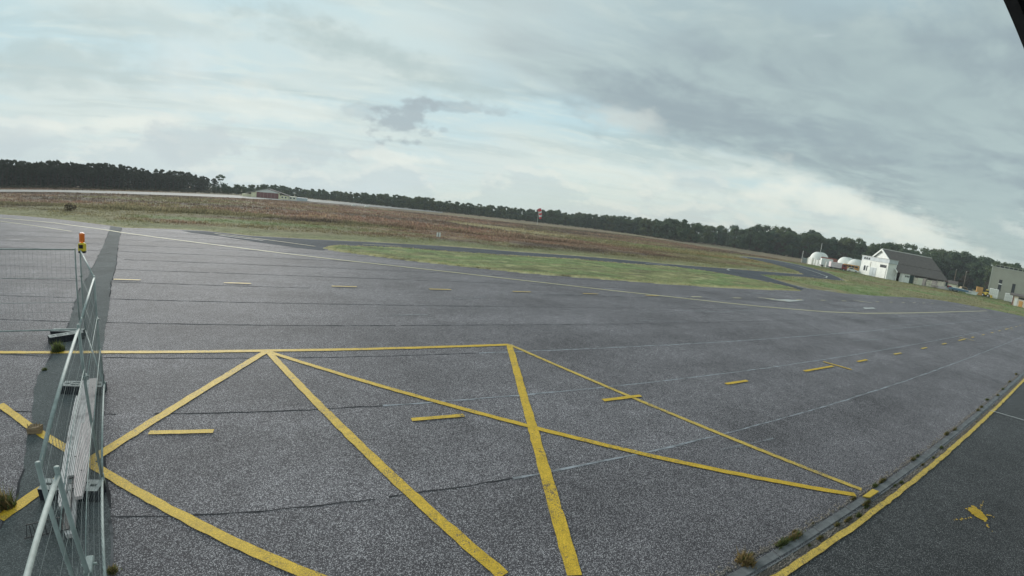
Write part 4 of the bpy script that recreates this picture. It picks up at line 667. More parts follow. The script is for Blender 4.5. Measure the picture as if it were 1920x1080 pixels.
def clamp(parent, x, z, ang=0.0, s=1.0):
    c = MB(); c.box(x - .028 * s, x + .075 * s, -.026, .026, z - .018, z + .018, .006); c.tube((x + .024, -.05, z), (x + .024, .05, z), .009, None, 6)
    c.build("clamp", M_GALV, parent)
clamp(p1, -.04, 1.42); clamp(p2, -.03, 1.30); clamp(p3, -.03, 1.45); clamp(p4, -.09, 1.28, 0, 1.6)
for p_ in (p2, p3): MB().tube((0, 0, .02), (0, 0, .2), .026, .026, 10).build("foot_socket", M_GALV, p_, True)

# moulded feet with handling pockets
def foot_mesh(L=.74, Wd=.23, H=.15):
    mb = MB(); xs_ = [0, .05, .13, .17, .31, .35, .39, .43, .57, .61, .69, L]; ys_ = [0, .05, .09, .14, .18, Wd]
    holes = {(1, 2), (3, 1), (3, 3), (5, 2), (7, 1), (7, 3), (9, 2)}
    for i in range(len(xs_) - 1):
        for j in range(len(ys_) - 1):
            a, b, c, d_ = xs_[i], xs_[i + 1], ys_[j], ys_[j + 1]
            if (i, j) in holes:
                z = H - .06
                mb.face([(a, c, z), (b, c, z), (b, d_, z), (a, d_, z)])
                for (x0, y0), (x1, y1) in (((a, c), (b, c)), ((b, c), (b, d_)), ((b, d_), (a, d_)), ((a, d_), (a, c))): mb.face([(x0, y0, H), (x1, y1, H), (x1, y1, z), (x0, y0, z)])
            else: mb.face([(a, c, H), (b, c, H), (b, d_, H), (a, d_, H)])
    top = mb
    body = MB(); body.face([(0, 0, 0), (0, Wd, 0), (L, Wd, 0), (L, 0, 0)])
    n = 26
    def side(p0, p1, nn, out):
        pts = []
        for i in range(nn + 1):
            t = i / nn; o = .008 if i % 2 else 0.0
            pts.append((p0[0] + (p1[0] - p0[0]) * t + out[0] * o, p0[1] + (p1[1] - p0[1]) * t + out[1] * o))
        for q0, q1 in zip(pts[:-1], pts[1:]): body.face([(*q0, 0), (*q1, 0), (q1[0], q1[1], H - .015), (q0[0], q0[1], H - .015)])
        for q0, q1 in zip((p0,), (p1,)): body.face([(*q0, H - .015), (*q1, H - .015), (*q1, H - .0005), (*q0, H - .0005)])
    side((0, 0), (L, 0), n, (0, -1)); side((L, 0), (L, Wd), 8, (1, 0)); side((L, Wd), (0, Wd), n, (0, 1)); side((0, Wd), (0, 0), 8, (-1, 0))
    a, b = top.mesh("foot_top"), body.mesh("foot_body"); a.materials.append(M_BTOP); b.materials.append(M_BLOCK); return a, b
FT, FB = foot_mesh()
def foot(x, y, rz, label, z=0.007):
    t = tag(empty("ballast_block", (x, y, z), rz), label, "fence foot", "black moulded feet of the mesh fence")
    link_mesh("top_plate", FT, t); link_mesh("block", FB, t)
foot(-6.10, 10.90, R(4), "black moulded fence foot lying straight behind the grass tuft")
foot(-5.86, 10.42, R(38), "black moulded fence foot laid slantwise against another beside the grass tuft")
foot(-4.36, 7.86, R(-1), "black ribbed fence foot under the far end of the weathered boards")
foot(-3.26, 4.90, R(-1), "black fence foot under the near end of the weathered boards")
foot(-2.10, 2.30, R(-8), "black fence foot closest to the bottom left corner")

# warning beacon on the corner post
bc = tag(empty("warning_beacon", (FP['C'][0] + .10, FP['C'][1] - .05, FZ - .04)), "orange warning beacon on a yellow battery case atop the fence corner", "beacon")
MB().box(-.01, .15, -.05, .07, -.01, .17, .025).build("battery_case", paint("beacon_yellow", (.72, .55, .05), .45, .08, 8), bc)
MB().box(-.005, .145, -.045, .065, -.055, -.008, .012).build("case_base", M_BLACK, bc)
m, T = new_mat("orange_lens", .18, .6); setc(T, (.95, .23, .03)); T.b.inputs['Transmission Weight'].default_value = .25; M_LENS = m
prof = [(.030, .172)] + [(.057 + (.006 if i % 2 else 0), .182 + .0130 * i) for i in range(14)] + [(.056, .372), (.042, .388), (.015, .395)]
MB().lathe(prof, 18, (.07, .01, 0)).build("lens", M_LENS, bc, True)
MB().box(.02, .12, -.062, -.052, .05, .13, .006).build("switch_plate", M_BLACK, bc)

# weathered boards lying on the feet
def board(a, b, w, th, z0, z1, mt, label, seed, ragged=True):
    (ax, ay), (bx, by) = a, b; L = math.hypot(bx - ax, by - ay); r = random.Random(seed)
    o = empty("weathered_timber", (ax, ay, 0), math.atan2(by - ay, bx - ax)); tag(o, label, "board", "weathered boards along the fence")
    mb = MB(); n = 14; V_ = []
    for i in range(n + 1):
        t = i / n; x = L * t; z = z0 + (z1 - z0) * t + .008 * math.sin(3 * t + seed); hw = w / 2 * (1 + r.uniform(-.05, .05))
        if ragged and i == n: hw *= .55; x += r.uniform(-.03, .06)
        if ragged and i == n - 1: hw *= .86
        V_ += [(x, -hw, z), (x + r.uniform(-.01, .01), hw, z), (x, hw, z + th), (x, -hw, z + th)]
    F_ = [(3, 2, 1, 0), (4 * n, 4 * n + 1, 4 * n + 2, 4 * n + 3)]
    for i in range(n): F_ += [(4 * i + k, 4 * i + (k + 1) % 4, 4 * i + 4 + (k + 1) % 4, 4 * i + 4 + k) for k in range(4)]
    mb.raw(V_, F_); mb.build("plank", mt, o)
    for x in (L * .12, L * .86):
        MB().lathe([(.006, 0), (.011, .002), (.010, .006), (.004, .008)], 8, (x, .01, (z0 + (z1 - z0) * x / L) + th + .002)).build("nail", M_BLACK, o)
    return o
board(PLANKS[0][0], PLANKS[0][1], .085, .045, .17, .16, M_WOOD, "narrow weathered board, leftmost of those along the fence", 1)
board(PLANKS[1][0], PLANKS[1][1], .15, .04, .165, .165, M_WOOD, "wide grey weathered board in the middle of the stack", 2, False)
board((PLANKS[2][0][0] + .02, PLANKS[2][0][1]), (PLANKS[2][1][0] - .02, PLANKS[2][1][1]), .15, .04, .168, .17, M_WOOD2, "wide pinkish weathered board nearest the apron side of the fence", 3)
board(PLANKS[3][0], PLANKS[3][1], .11, .05, .12, .06, M_WOOD, "short pale board with a jagged end closest to the camera", 4)
pr = tag(empty("steel_profile", (-2.96, 5.13, .125), math.atan2(-1.15, .42)), "dark folded steel profile tucked between the boards by the fence", "steel profile")
MB().prism([(-.05, 0), (.05, 0), (.05, .05), (.042, .05), (.042, .008), (-.042, .008), (-.042, .05), (-.05, .05)], 0, .95, 'x').build("channel", M_BLACK, pr)
MB().tube((.05, -.046, .05), (.9, -.046, .05), .006, None, 6).build("edge_rod", M_GALV, pr)

st = tag(empty("timber_stub", (STUB[0], STUB[1], .01), R(12)), "splintered brown timber stub lying on the yellow line left of the fence", "timber")
MB().raw([(-.10, -.05, 0), (.11, -.06, 0), (.10, .06, 0), (-.09, .05, 0), (-.105, -.045, .085), (.08, -.065, .11), (.12, .05, .10), (-.06, .055, .115)], [(3, 2, 1, 0), (4, 5, 6, 7), (0, 1, 5, 4), (1, 2, 6, 5), (2, 3, 7, 6), (3, 0, 4, 7)]).build("log", M_STUB, st)
for i in range(5): MB().tube((-.08 + .04 * i, rnd.uniform(-.03, .03), .09), (-.09 + .045 * i, rnd.uniform(-.03, .03), .12 + rnd.uniform(0, .04)), .012, .003, 5).build("splinter", M_STUB, st)
gr = tag(empty("wire_basket", (-2.93, 4.38, .012), R(20)), "crushed black wire basket on the ground left of the fence", "wire basket")
wb = MB()
for i in range(9):
    a = -.22 + .055 * i; wb.tube((a, -.10, .0), (a + rnd.uniform(-.04, .04), .0, .08 + rnd.uniform(0, .05)), .004, None, 4); wb.tube((a + .02, .0, .09), (a + rnd.uniform(-.05, .05), .10, .02), .004, None, 4)
wb.tube((-.24, -.10, .01), (.24, -.08, .01), .005, None, 5); wb.tube((-.22, 0, .10), (.24, .02, .11), .005, None, 5)
wb.build("wires", M_BLACK, gr)

# ================================================================ weeds in joints and along the drain
def weed_mesh(seed, green, nb=70):
    r = np.random.default_rng(seed)
    x = r.normal(0, .23, nb); y = r.normal(0, .23, nb); c = np.where(r.random((nb, 1)) < green, np.array([[.12, .15, .055]]), np.array([[.27, .20, .095]])) * r.uniform(.6, 1.3, (nb, 1))
    me = blades("weed", x, y, c, r.uniform(.5, 1.1, nb) * (1.1 - .7 * np.hypot(x, y)).clip(.3, 1.1), np.full(nb, .30), 5, seed + 1, 0.0, 1.0)
    return me
WG, WM, WB = weed_mesh(1, .85), weed_mesh(2, .60), weed_mesh(3, .12)
def weed(x, y, s, me, label, group=None, up=.42, mat_=False):
    o = tag(link_mesh("weed_tuft", me, None, (x, y, .004), (0, 0, rnd.choice((0, 3.14)) if mat_ else rnd.uniform(0, 6))), label, "weed", group); o.scale = (s * rnd.uniform(.8, 1.5), s * .34, s * up) if mat_ else (s * .6, s * .6, s * up)
lab = ["bushy green and brown tuft in front of the crossed fence feet", "large yellowish weed tuft at the left edge beside the yellow line", "small yellow-green moss tuft at the bottom edge right of the fence", "tiny green weed on the crumbled edge of the repair strip"]
for i, (x, y, s) in enumerate(WEEDS[:4]):
    me = (WG, WM, WM, WG)[i] if i < 4 else (WM, WB)[i % 2]
    weed(x, y, s, me, lab[i] if i < 4 else "low dry weed rooted in a dark crack of the apron", None if i < 4 else "weeds in the apron cracks", (.8, .8, .5, .5)[i] if i < 4 else .25)
for i, (x, y, s) in enumerate(DWEEDS):
    me = WB if i == 0 else (WM, WG, WM)[i % 3]
    weed(x, y + (.0 if i else .05), s, me, "rust-brown weed clump at the near end of the slot drain" if i == 0 else "low weed tuft growing along the slot drain", None if i == 0 else "weeds along the slot drain", .5 if i == 0 else .30, i > 0)
for i in range(14):
    x = 4.5 + 22 * rnd.random() ** 1.5; weed(x, rnd.choice((2.14 + rnd.uniform(0, .05), rnd.uniform(1.83, 1.93))), rnd.uniform(.05, .11), rnd.choice((WM, WG, WG)), "low weed tuft growing along the slot drain", "weeds along the slot drain", .28, True)

# ================================================================ eave of the roof the camera looks out from, top right
cn = tag(empty("roof_canopy", (1.0, -5.5, 0)), "black roof eave crossing the top right corner of the sky", "canopy")
MB().box(0, 13.0, 0.3, 5.98, 5.30, 5.42).build("soffit", M_BLACK, cn)
MB().box(0, 13.0, 5.985, 6.065, 5.224, 5.50, .01).build("fascia", M_BLACK, cn)
MB().box(0, 13.0, 0.2, 6.10, 5.505, 5.56).build("roof_sheet", M_GALV, cn)
for x in np.arange(.4, 12.8, 1.2): MB().box(x, x + .06, .35, 5.95, 5.20, 5.298).build("rafter", M_BLACK, cn)
for x in (.3, 6.4, 12.5): MB().tube((x, .5, 0), (x, .5, 5.3), .08, None, 12).build("post", M_GALV, cn, True)

# ================================================================ trees
def leafquads(C, S, r, up=.3, out=None):
    """small leaf faces at centres C with sizes S"""
    n = len(C); nn = r.normal(size=(n, 3)); nn[:, 2] += up
    if out is not None: nn = nn * .55 + out * 1.3
    nn /= np.linalg.norm(nn, axis=1)[:, None]
    a = np.cross(nn, r.normal(size=(n, 3))); a /= np.linalg.norm(a, axis=1)[:, None]; b = np.cross(nn, a)
    S = S[:, None]; k = r.uniform(.6, 1.0, (n, 1))
    return np.stack([C - a * S, C - b * S * k, C + a * S, C + b * S * k], 1)
def quads_mesh(name, Q, m_):
    n = len(Q); me = bpy.data.meshes.new(name); me.vertices.add(n * 4); me.vertices.foreach_set('co', Q.astype(np.float32).ravel())
    me.loops.add(n * 4); me.loops.foreach_set('vertex_index', np.arange(n * 4, dtype=np.int32)); me.polygons.add(n); me.polygons.foreach_set('loop_start', np.arange(0, n * 4, 4, dtype=np.int32)); me.polygons.foreach_set('loop_total', np.full(n, 4, np.int32)); me.update(calc_edges=True); me.materials.append(m_)
    return me
def lobes_of(kind, r):
    L = []
    if kind <= 2:                                   # tall plantation pine, bare stem
        for i in range(11):
            z = r.uniform(.50, .93); rad = .155 * math.sin(math.pi * min(1, (1.06 - z) / .60)) + .03; a = r.uniform(0, 6.3); q = rad * r.uniform(.2, 1)
            L.append((q * math.cos(a), q * math.sin(a), z, r.uniform(.06, .10)))
        L.append((r.uniform(-.02, .02), r.uniform(-.02, .02), .93, .07))
    elif kind <= 6:                                 # rounder, lower branched crown
        w = (.30, .36, .26, .33)[kind - 3]
        for i in range(20):
            z = r.uniform(.08, .86); rad = w * math.sin(math.pi * (.12 + .80 * (1 - (z - .05) / .90))) ** .7; a = r.uniform(0, 6.3); q = rad * r.uniform(.35, 1)
            L.append((q * math.cos(a), q * math.sin(a), z, r.uniform(.10, .16)))
        L.append((r.uniform(-.05, .05), r.uniform(-.05, .05), .88, .12))
    else:                                           # bare brown thicket tree
        for i in range(12):
            a = r.uniform(0, 6.3); q = r.uniform(0, .38); L.append((q * math.cos(a), q * math.sin(a), r.uniform(.2, .82), r.uniform(.10, .19)))
    return L
def crown_mesh(kind, seed):
    r = np.random.default_rng(seed); C, S, O = [], [], []
    for (x, y, z, q) in lobes_of(kind, r):
        n = int(90 if kind <= 2 else 130); d_ = r.normal(size=(n, 3)); d_ /= np.linalg.norm(d_, axis=1)[:, None]; d_[:, 2] *= .72
        C.append(np.array([x, y, z]) + d_ * q * (r.random((n, 1)) ** .4) * r.uniform(.75, 1.15, (n, 1))); S.append(np.full(n, .020 if kind <= 2 else .026) * r.uniform(.6, 1.5, n)); O.append(d_ + np.array([0, 0, .35]))
    C, S = np.concatenate(C), np.concatenate(S)
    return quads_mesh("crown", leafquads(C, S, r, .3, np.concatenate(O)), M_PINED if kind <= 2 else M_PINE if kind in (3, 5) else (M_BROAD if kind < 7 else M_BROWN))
def trunk_mesh(kind, seed):
    r = random.Random(seed); mb = MB(); top = .80 if kind <= 2 else .62; p_ = Vector((0, 0, -.01)); n = 5
    for i in range(n):
        q_ = Vector((r.uniform(-.012, .012), r.uniform(-.012, .012), top * (i + 1) / n)); r0 = .017 * (1 - .75 * i / n); r1 = .017 * (1 - .75 * (i + 1) / n); mb.tube(p_, q_, r0, r1, 6, False); p_ = q_
    for i in range(9):
        z = r.uniform(.42 if kind <= 2 else .22, top); a = r.uniform(0, 6.3); l = r.uniform(.08, .15) if kind <= 2 else r.uniform(.15, .28)
        mb.tube((0, 0, z), (l * math.cos(a), l * math.sin(a), z + l * .5), .006, .002, 4, False)
    me = mb.mesh("trunk"); me.materials.append(M_BARK); return me
CROWN = {k: [crown_mesh(k, 10 * k + j) for j in range(2)] for k in range(8)}
TRUNK = {k: trunk_mesh(k, k) for k in range(8)}
tree_lab = {(0, 0): ("dark bare-stemmed pine in the tall wood behind the runway at left", "pine_tree", "pines of the tall left wood"),
            (1, 0): ("distant round-topped pine in the low wood along the horizon", "pine_tree", "trees of the distant middle wood"),
            (2, 0): ("broad-crowned pine in the wood behind domes and hangars at right", "pine_tree", "trees of the right wood"),
            (2, 1): ("brownish leafless tree at the foot of the right wood", "bare_tree", "leafless trees along the right wood")}
for (z, x, y, H, k) in TREES:
    lb, nm, grp = tree_lab[(z, 1 if k == 7 else 0)]
    t = tag(empty(nm, (x, y, 0), rnd.uniform(0, 6.28), max(H, 2.2)), lb, "tree", grp)
    if z: t.scale = (H * 1.15, H * 1.15, H * (1.0, 1.02, 1.12)[z])
    link_mesh("trunk", TRUNK[k], t); link_mesh("crown", CROWN[k][rnd.randint(0, 1)], t)
# the lone umbrella pine at the end of the left wood
lx, ly, lh = LONE
t = tag(empty("pine_tree", (lx, ly, 0), .3, lh), "lone umbrella pine with open crown at the right end of the left wood", "tree")
link_mesh("trunk", TRUNK[1], t)
r_ = np.random.default_rng(99); C = []
for a, q, z, s in ((0, .0, .93, .13), (.6, .2, .86, .13), (2.2, .22, .84, .13), (3.9, .24, .82, .12), (5.2, .2, .86, .13), (1.2, .34, .72, .09), (4.4, .33, .70, .09)):
    d_ = r_.normal(size=(110, 3)); d_ /= np.linalg.norm(d_, axis=1)[:, None]; d_[:, 2] *= .55; C.append(np.array([q * math.cos(a), q * math.sin(a), z]) + d_ * s * r_.random((110, 1)) ** .4)
C = np.concatenate(C); link_mesh("crown", quads_mesh("crown", leafquads(C, np.full(len(C), .024), r_), M_PINE), t)
# the depth of the woods behind the countable front trees, and the scrub at their feet
wl = ["deep shade of the tall pine wood behind its front trees at left", "depth of the distant low wood behind its front trees", "depth of the right wood behind hangars and domes"]
for z, pts in enumerate(WOODBACK):
    r = np.random.default_rng(200 + z); Q = []
    for (x, y, H) in pts:
        for rep in range(4):
            n = 240 if z == 1 else 170; cx, cy = x + r.normal(0, 2.5), y + r.normal(0, 2.5) + rep * (2.5 if z else 1.5); hh = H * (1 - .05 * rep)
            u = r.random(n); zz = hh * (.02 + .93 * u); rad = (.26 if z else .30) * H
            d_ = r.normal(size=(n, 2)) * rad * .55 * np.sqrt(np.clip(1.15 - u, .1, 1))[:, None] * (1.0 if z else 1.4)
            Q.append(leafquads(np.stack([cx + d_[:, 0], cy + d_[:, 1], zz], 1), np.full(n, (.052, .075, .055)[z] * H) * r.uniform(.6, 1.4, n), r))
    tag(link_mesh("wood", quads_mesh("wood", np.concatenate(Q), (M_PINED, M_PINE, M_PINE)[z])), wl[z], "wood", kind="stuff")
ul = ["low scrub along the foot of the tall left wood", "low scrub along the foot of the distant wood", "low scrub along the foot of the right wood"]
for z, pts in enumerate(UNDER):
    r = np.random.default_rng(300 + z); Q = []
    for (x, y) in pts:
        for rep in range(3):
            n = 45; s = r.uniform(.5, 1.1) * (1.0 if z == 0 else 1.3); c = np.array([x + r.normal(0, 2.0), y + r.normal(0, 1.5), s * .4]); d_ = r.normal(size=(n, 3)); d_ /= np.linalg.norm(d_, axis=1)[:, None]
            Q.append(leafquads(c + d_ * np.array([1.5, 1.5, .8]) * s * r.random((n, 1)) ** .4, np.full(n, .22 * s) * r.uniform(.6, 1.4, n), r))
    tag(link_mesh("scrub", quads_mesh("scrub", np.concatenate(Q), M_UNDER)), ul[z], "scrub", kind="stuff")
def shrub(x, y, s, label):
    r = np.random.default_rng(int(abs(x) * 10)); n = 260; d_ = r.normal(size=(n, 3)); d_ /= np.linalg.norm(d_, axis=1)[:, None]
    t = tag(empty("shrub", (x, y, 0)), label, "shrub"); Q = leafquads(np.array([0, 0, s * .55]) + d_ * np.array([s * .8, s * .8, s * .5]) * r.random((n, 1)) ** .35, np.full(n, .09 * s), r)
    link_mesh("leaves", quads_mesh("leaves", Q, M_BROWN), t); MB().tube((0, 0, 0), (0, 0, s * .5), .03, .015, 6).build("stem", M_BARK, t)
shrub(-26.5, 53.0, .85, "brown bush standing alone in the heath at left")

# ================================================================ buildings
P_WHITE = paint("white_render", (.80, .81, .77), .75, .10, .8); P_CREAM = paint("cream_render", (.78, .74, .60), .75, .10, .8)
P_PALE = paint("pale_grey_cladding", (.52, .56, .58), .6, .10, 1.0); P_ROOF = paint("dark_roof_slate", (.155, .135, .125), .9, .16, 1.4, .1); P_RIDGE = paint("ridge_tiles", (.42, .40, .36), .8, .15, 2)
P_GLASS = paint("dark_glass", (.03, .035, .04), .15, .2, 2, .5); P_GREEN = paint("green_door_paint", (.035, .065, .06), .6, .2, 1.5); P_PINK = paint("pinkish_boards", (.62, .50, .47), .8, .25, 1.2)
P_BEIGE = paint("beige_boards", (.72, .64, .52), .8, .25, 1.2); P_RED = paint("dull_red_cladding", (.24, .11, .105), .65, .12, 1.2); P_YEL = paint("pale_yellow_render", (.92, .86, .60), .75, .08, 1)
P_GREY = paint("sage_grey_cladding", (.26, .24, .205), .65, .06, .6); P_GRTRIM = paint("pale_corner_trim", (.40, .42, .36), .6, .1, 1)
P_FAB = paint("white_tent_fabric", (.84, .84, .79), .6, .06, .6); P_ORANGE = paint("orange_paint", (.66, .36, .12), .5, .12, 2); P_YMACH = paint("machine_yellow", (.62, .46, .06), .5, .15, 2); P_BLUE = paint("blue_paint", (.12, .22, .32), .55, .15, 2)
P_TAN = paint("tan_car_paint", (.42, .33, .20), .4, .1, 2, .5); P_DRED = paint("dark_red_paint", (.30, .05, .055), .5, .15, 2); P_TILE = paint("brick_red_tiles", (.23, .085, .06), .85, .2, 2); P_TYRE = paint("tyre_rubber", (.02, .02, .022), .9, .2, 4); P_ROSE = paint("pink_white_paint", (.78, .68, .68), .5, .15, 2)
P_POLE = paint("old_pole_wood", (.20, .17, .14), .9, .2, 2)

def window(parent, x, y0, y1, z0, z1, axis='x', sign=-1, bar=None, frame_m=None):
    """framed window set in a wall at x (facing sign*x) or, with axis y, in a wall at y = x"""
    def B(a0, a1, b0, b1, c0, c1): return MB().box(a0, a1, b0, b1, c0, c1) if axis == 'x' else MB().box(b0, b1, a0, a1, c0, c1)
    a, b = sorted((x + sign * .03, x - sign * .05)); f = B(a, b, y0 - .06, y1 + .06, z0 - .06, z1 + .06).build("window", frame_m or P_WHITE, parent)
    a, b = sorted((x + sign * .036, x + sign * .02)); B(a, b, y0, y1, z0, z1).build("pane", P_GLASS, f)
    if bar is not None:
        a, b = sorted((x + sign * .07, x + sign * .037)); B(a, b, y0 - .04, y1 + .04, bar - .16, bar + .16).build("crossbar", P_WHITE, f)

# --- the big barn-like hangar
hg = tag(empty("barn_hangar", (155.7, 57.7, 0), math.atan2(-.551, .834)), "large barn hangar with steep dark roof and white gable annex", "hangar")
W2, LEN, RZ, EZ = 9.0, 19.0, 9.0, 3.0
MB().prism([(-8.3, 0), (8.3, 0), (8.3, 3.2), (0, 8.7), (-8.3, 3.2)], .1, .4, 'x').build("gable_wall", P_WHITE, hg)
MB().prism([(-8.3, 0), (8.3, 0), (8.3, 3.2), (0, 8.7), (-8.3, 3.2)], LEN - .7, LEN - .4, 'x').build("gable_wall", P_WHITE, hg)
for s in (-1, 1):
    up = MB(); up.prism([(0, RZ), (s * 5.7, RZ - 3.72), (s * 5.7, RZ - 3.97), (0, RZ - .28)], -.35, LEN, 'x'); up.build("roof_slope", P_ROOF, hg)
    lo = MB(); lo.prism([(s * 5.45, RZ - 3.70), (s * 9.35, EZ - .25), (s * 9.35, EZ - .47), (s * 5.45, RZ - 3.92)], -.3, LEN + .05, 'x'); lo.build("roof_slope", P_ROOF, hg)
    MB().prism([(0, RZ + .05), (s * 9.4, EZ - .2), (s * 9.4, EZ - .55), (0, RZ - .5)], -.62, -.38, 'x').build("barge_board", P_WHITE, hg)
MB().prism([(-.35, RZ - .12), (0, RZ + .16), (.35, RZ - .12)], -.4, LEN + .1, 'x').build("ridge_cap", P_RIDGE, hg)
for i, (a, b, mt) in enumerate(((6.0, 7.6, P_BEIGE), (7.6, 9.4, P_CREAM), (9.4, 10.6, P_PINK), (10.8, 13.0, P_BEIGE), (13.0, 15.2, P_PINK), (15.2, 18.2, P_BEIGE))):
    MB().box(a, b, -9.15 - .02 * (i % 2), -9.0, 0, 2.0 + .12 * (i % 3), .02).build("wall_panel", mt, hg)
    if i in (0, 3, 4, 5): MB().box(a + .1, b - .1, -9.24 - .02 * (i % 2), -9.17, .75 + .1 * i % .4, .95 + .1 * i % .4).build("plank", P_CREAM, hg)
MB().box(3.9, 18.3, -8.22, -8.1, 0, 2.9).build("side_wall", P_ROOF, hg); MB().box(1.5, 18.3, 8.1, 8.3, 0, 2.9).build("side_wall", P_BEIGE, hg)
MB().box(3.75, 5.85, -9.2, -8.9, 0, 2.35, .03).build("green_door", P_GREEN, hg)
for x in (3.7, 6.0, 10.7, 14.8, 18.2): MB().tube((x, -9.28, 0), (x, -9.28, 2.5), .08, None, 6).build("eave_post", P_RIDGE, hg)
an = MB().box(-3.0, .05, -7.9, 5.9, 0, 4.75).build("annex_wall", P_WHITE, hg)
MB().box(-3.0, .04, .9, 5.95, 4.76, 6.0).build("annex_wall", P_PALE, hg); MB().box(-3.12, .06, -8.2, .88, 4.78, 5.95).build("parapet", P_PALE, hg)
MB().box(-3.2, .08, .85, 6.05, 6.01, 6.12).build("coping", P_WHITE, hg); MB().box(-3.22, .1, -8.3, .8, 5.96, 6.06).build("coping", P_RIDGE, hg)
for y in (1.6, 2.75, 3.9): window(hg, -3.0, y, y + .8, 4.95, 5.6, frame_m=P_PALE)
for y in (1.7, 3.1): window(hg, -3.0, y, y + .9, 1.4, 2.9, frame_m=P_PALE)
MB().box(-3.06, -2.98, -7.2, -4.1, 3.25, 4.1).build("lintel_opening", P_GLASS, hg); MB().box(-3.16, -3.02, -7.4, -4.0, 0, 3.2, .03).build("sliding_door", P_WHITE, hg)
for y in (-1.9, -.3, 1.25): MB().box(-3.10, -3.02, y - .75, y + .75, 0, 2.7, .03).build("door_leaf", P_PALE if y < 1 else P_WHITE, hg)
MB().box(-3.07, -3.01, .65, .85, 2.6, 4.4).build("downpipe", P_RIDGE, hg)
sh = MB().box(1.1, 3.45, -10.4, -8.6, 0, 2.5, .04).build("lean_to", P_WHITE, hg)
for x in (1.75, 2.3, 2.85): window(hg, -10.4, x, x + .38, 1.65, 2.15, 'y', -1)
MB().box(.9, 3.65, -10.6, -8.5, 2.51, 2.62).build("lean_to_roof", P_RIDGE, hg)

def cottage(name, x, y, rz, L, Wd, H, RH, wall_m, roof_m, label, wins):
    t = tag(empty(name, (x, y, 0), rz), label, "hut")
    MB().prism([(-Wd / 2, 0), (Wd / 2, 0), (Wd / 2, H), (0, H + RH - .06), (-Wd / 2, H)], -L / 2, L / 2, 'x').build("wall", wall_m, t)
    for s in (-1, 1): MB().prism([(0, H + RH), (s * (Wd / 2 + .3), H - .1), (s * (Wd / 2 + .3), H + .02), (0, H + RH + .14)], -L / 2 - .25, L / 2 + .25, 'x').build("roof_slope", roof_m, t)
    for (a, b, c, d_) in wins: window(t, -Wd / 2, a, b, c, d_, 'y', -1)
    return t
cottage("small_house", 190, 43.3, R(-82), 3.0, 5.2, 2.0, .9, P_CREAM, P_ROOF, "small cream house peeping out behind the barn hangar", ())
bpy.context.view_layer.update()
for o in list(COL.objects):
    if o.name == "small_house": window(o, -1.5, .3, 1.3, .9, 1.7)
cottage("site_hut", 160.5, 77.5, R(-50), 5.0, 3.0, 2.2, 1.1, P_WHITE, P_TILE, "low hut with brick-red roof right of the leftmost dome", ())

# --- white fabric domes
def dome(x, y, rz, w, hgt, L, label):
    t = tag(empty("fabric_dome", (x, y, 0), rz), label, "dome tent", "white fabric domes by the wood")
    n = 16; pf = [(w * math.cos(math.pi * i / n) * (1 + .10 * math.sin(math.pi * i / n)), hgt * math.sin(math.pi * i / n) ** .85) for i in range(n + 1)]
    sk = MB(); b = len(sk.v)
    for xx in (0, L): sk.v += [(xx, a, z) for a, z in pf]
    sk.f += [(i, i + 1, n + 2 + i, n + 1 + i) for i in range(n)]; sk.build("canopy", P_FAB, t, True)
    fr = MB(); rings = 7
    for j in range(rings + 1):
        ph = math.pi / 2 * j / rings; fr.v += [(.02 - math.sin(ph) * w * .85, a * math.cos(ph) * .99, z * math.cos(ph) ** .8 * .99) for a, z in pf]
    fr.f += [(j * (n + 1) + i, (j + 1) * (n + 1) + i, (j + 1) * (n + 1) + i + 1, j * (n + 1) + i + 1) for j in range(rings) for i in range(n)]
    fr.build("front_panel", P_FAB, t, True)
    bk = MB(); bk.face([(L - .03, a * .985, z * .985) for a, z in pf[::-1]]); bk.build("back_panel", P_FAB, t)
    for xx in (L * .02, L * .5, L - .05):
        rb = MB()
        for i in range(n): rb.tube((xx, pf[i][0] * 1.01, pf[i][1] * 1.01), (xx, pf[i + 1][0] * 1.01, pf[i + 1][1] * 1.01), .05, None, 5, False)
        rb.build("hoop", P_GALVR, t)
    MB().box(-w * .87, -w * .55, -w * .3, w * .3, 0, hgt * .5, .1).build("door_flap", P_FAB, t)
P_GALVR = paint("tent_hoop", (.55, .56, .53), .5, .1, 2)
dome(162.6, 83.2, R(14), 2.75, 4.9, 8, "white fabric dome behind the white picket boards")
dome(181.5, 81.1, R(12), 2.9, 4.75, 8, "white fabric dome in the middle of the three")
dome(173.5, 73.7, R(12), 2.6, 4.5, 8, "white fabric dome beside the hangar annex")

# --- picket boards and posts in front of the dome
pf_ = tag(empty("picket_fence", (159.3, 85.0, 0), math.atan2(73.2 - 85.0, 150.3 - 159.3)), "white upright picket boards in front of the leftmost dome", "fence")
L = 14.6; x = 0.0; k = 0
while x < L:
    w = rnd.choice((.55, .7, .9)) if x < 4 else rnd.uniform(.28, .5); hh = rnd.uniform(2.3, 2.6) if x < 4.5 else rnd.uniform(2.0, 2.3)
    if not (4.0 < x < 4.8): MB().box(x, x + w, -.03, .03, .05, hh, .015).build("board", P_WHITE if k % 4 else P_GRTRIM, pf_)
    x += w + rnd.uniform(.18, .34); k += 1
MB().box(0, L, .035, .08, .5, .62).build("rail", P_RIDGE, pf_); MB().box(0, L, .035, .08, 1.6, 1.72).build("rail", P_RIDGE, pf_)
gb = tag(empty("green_tarpaulin_screen", (163.5, 89.2, 0), R(-125)), "dark green mesh screen left of the white picket boards", "screen")
MB().box(0, 4.0, -.02, .02, .1, 2.0, .01).build("mesh", P_GREEN, gb)
for x in (0, 2, 4): MB().tube((x, .06, 0), (x, .06, 2.3), .05, None, 6).build("post", P_POLE, gb)

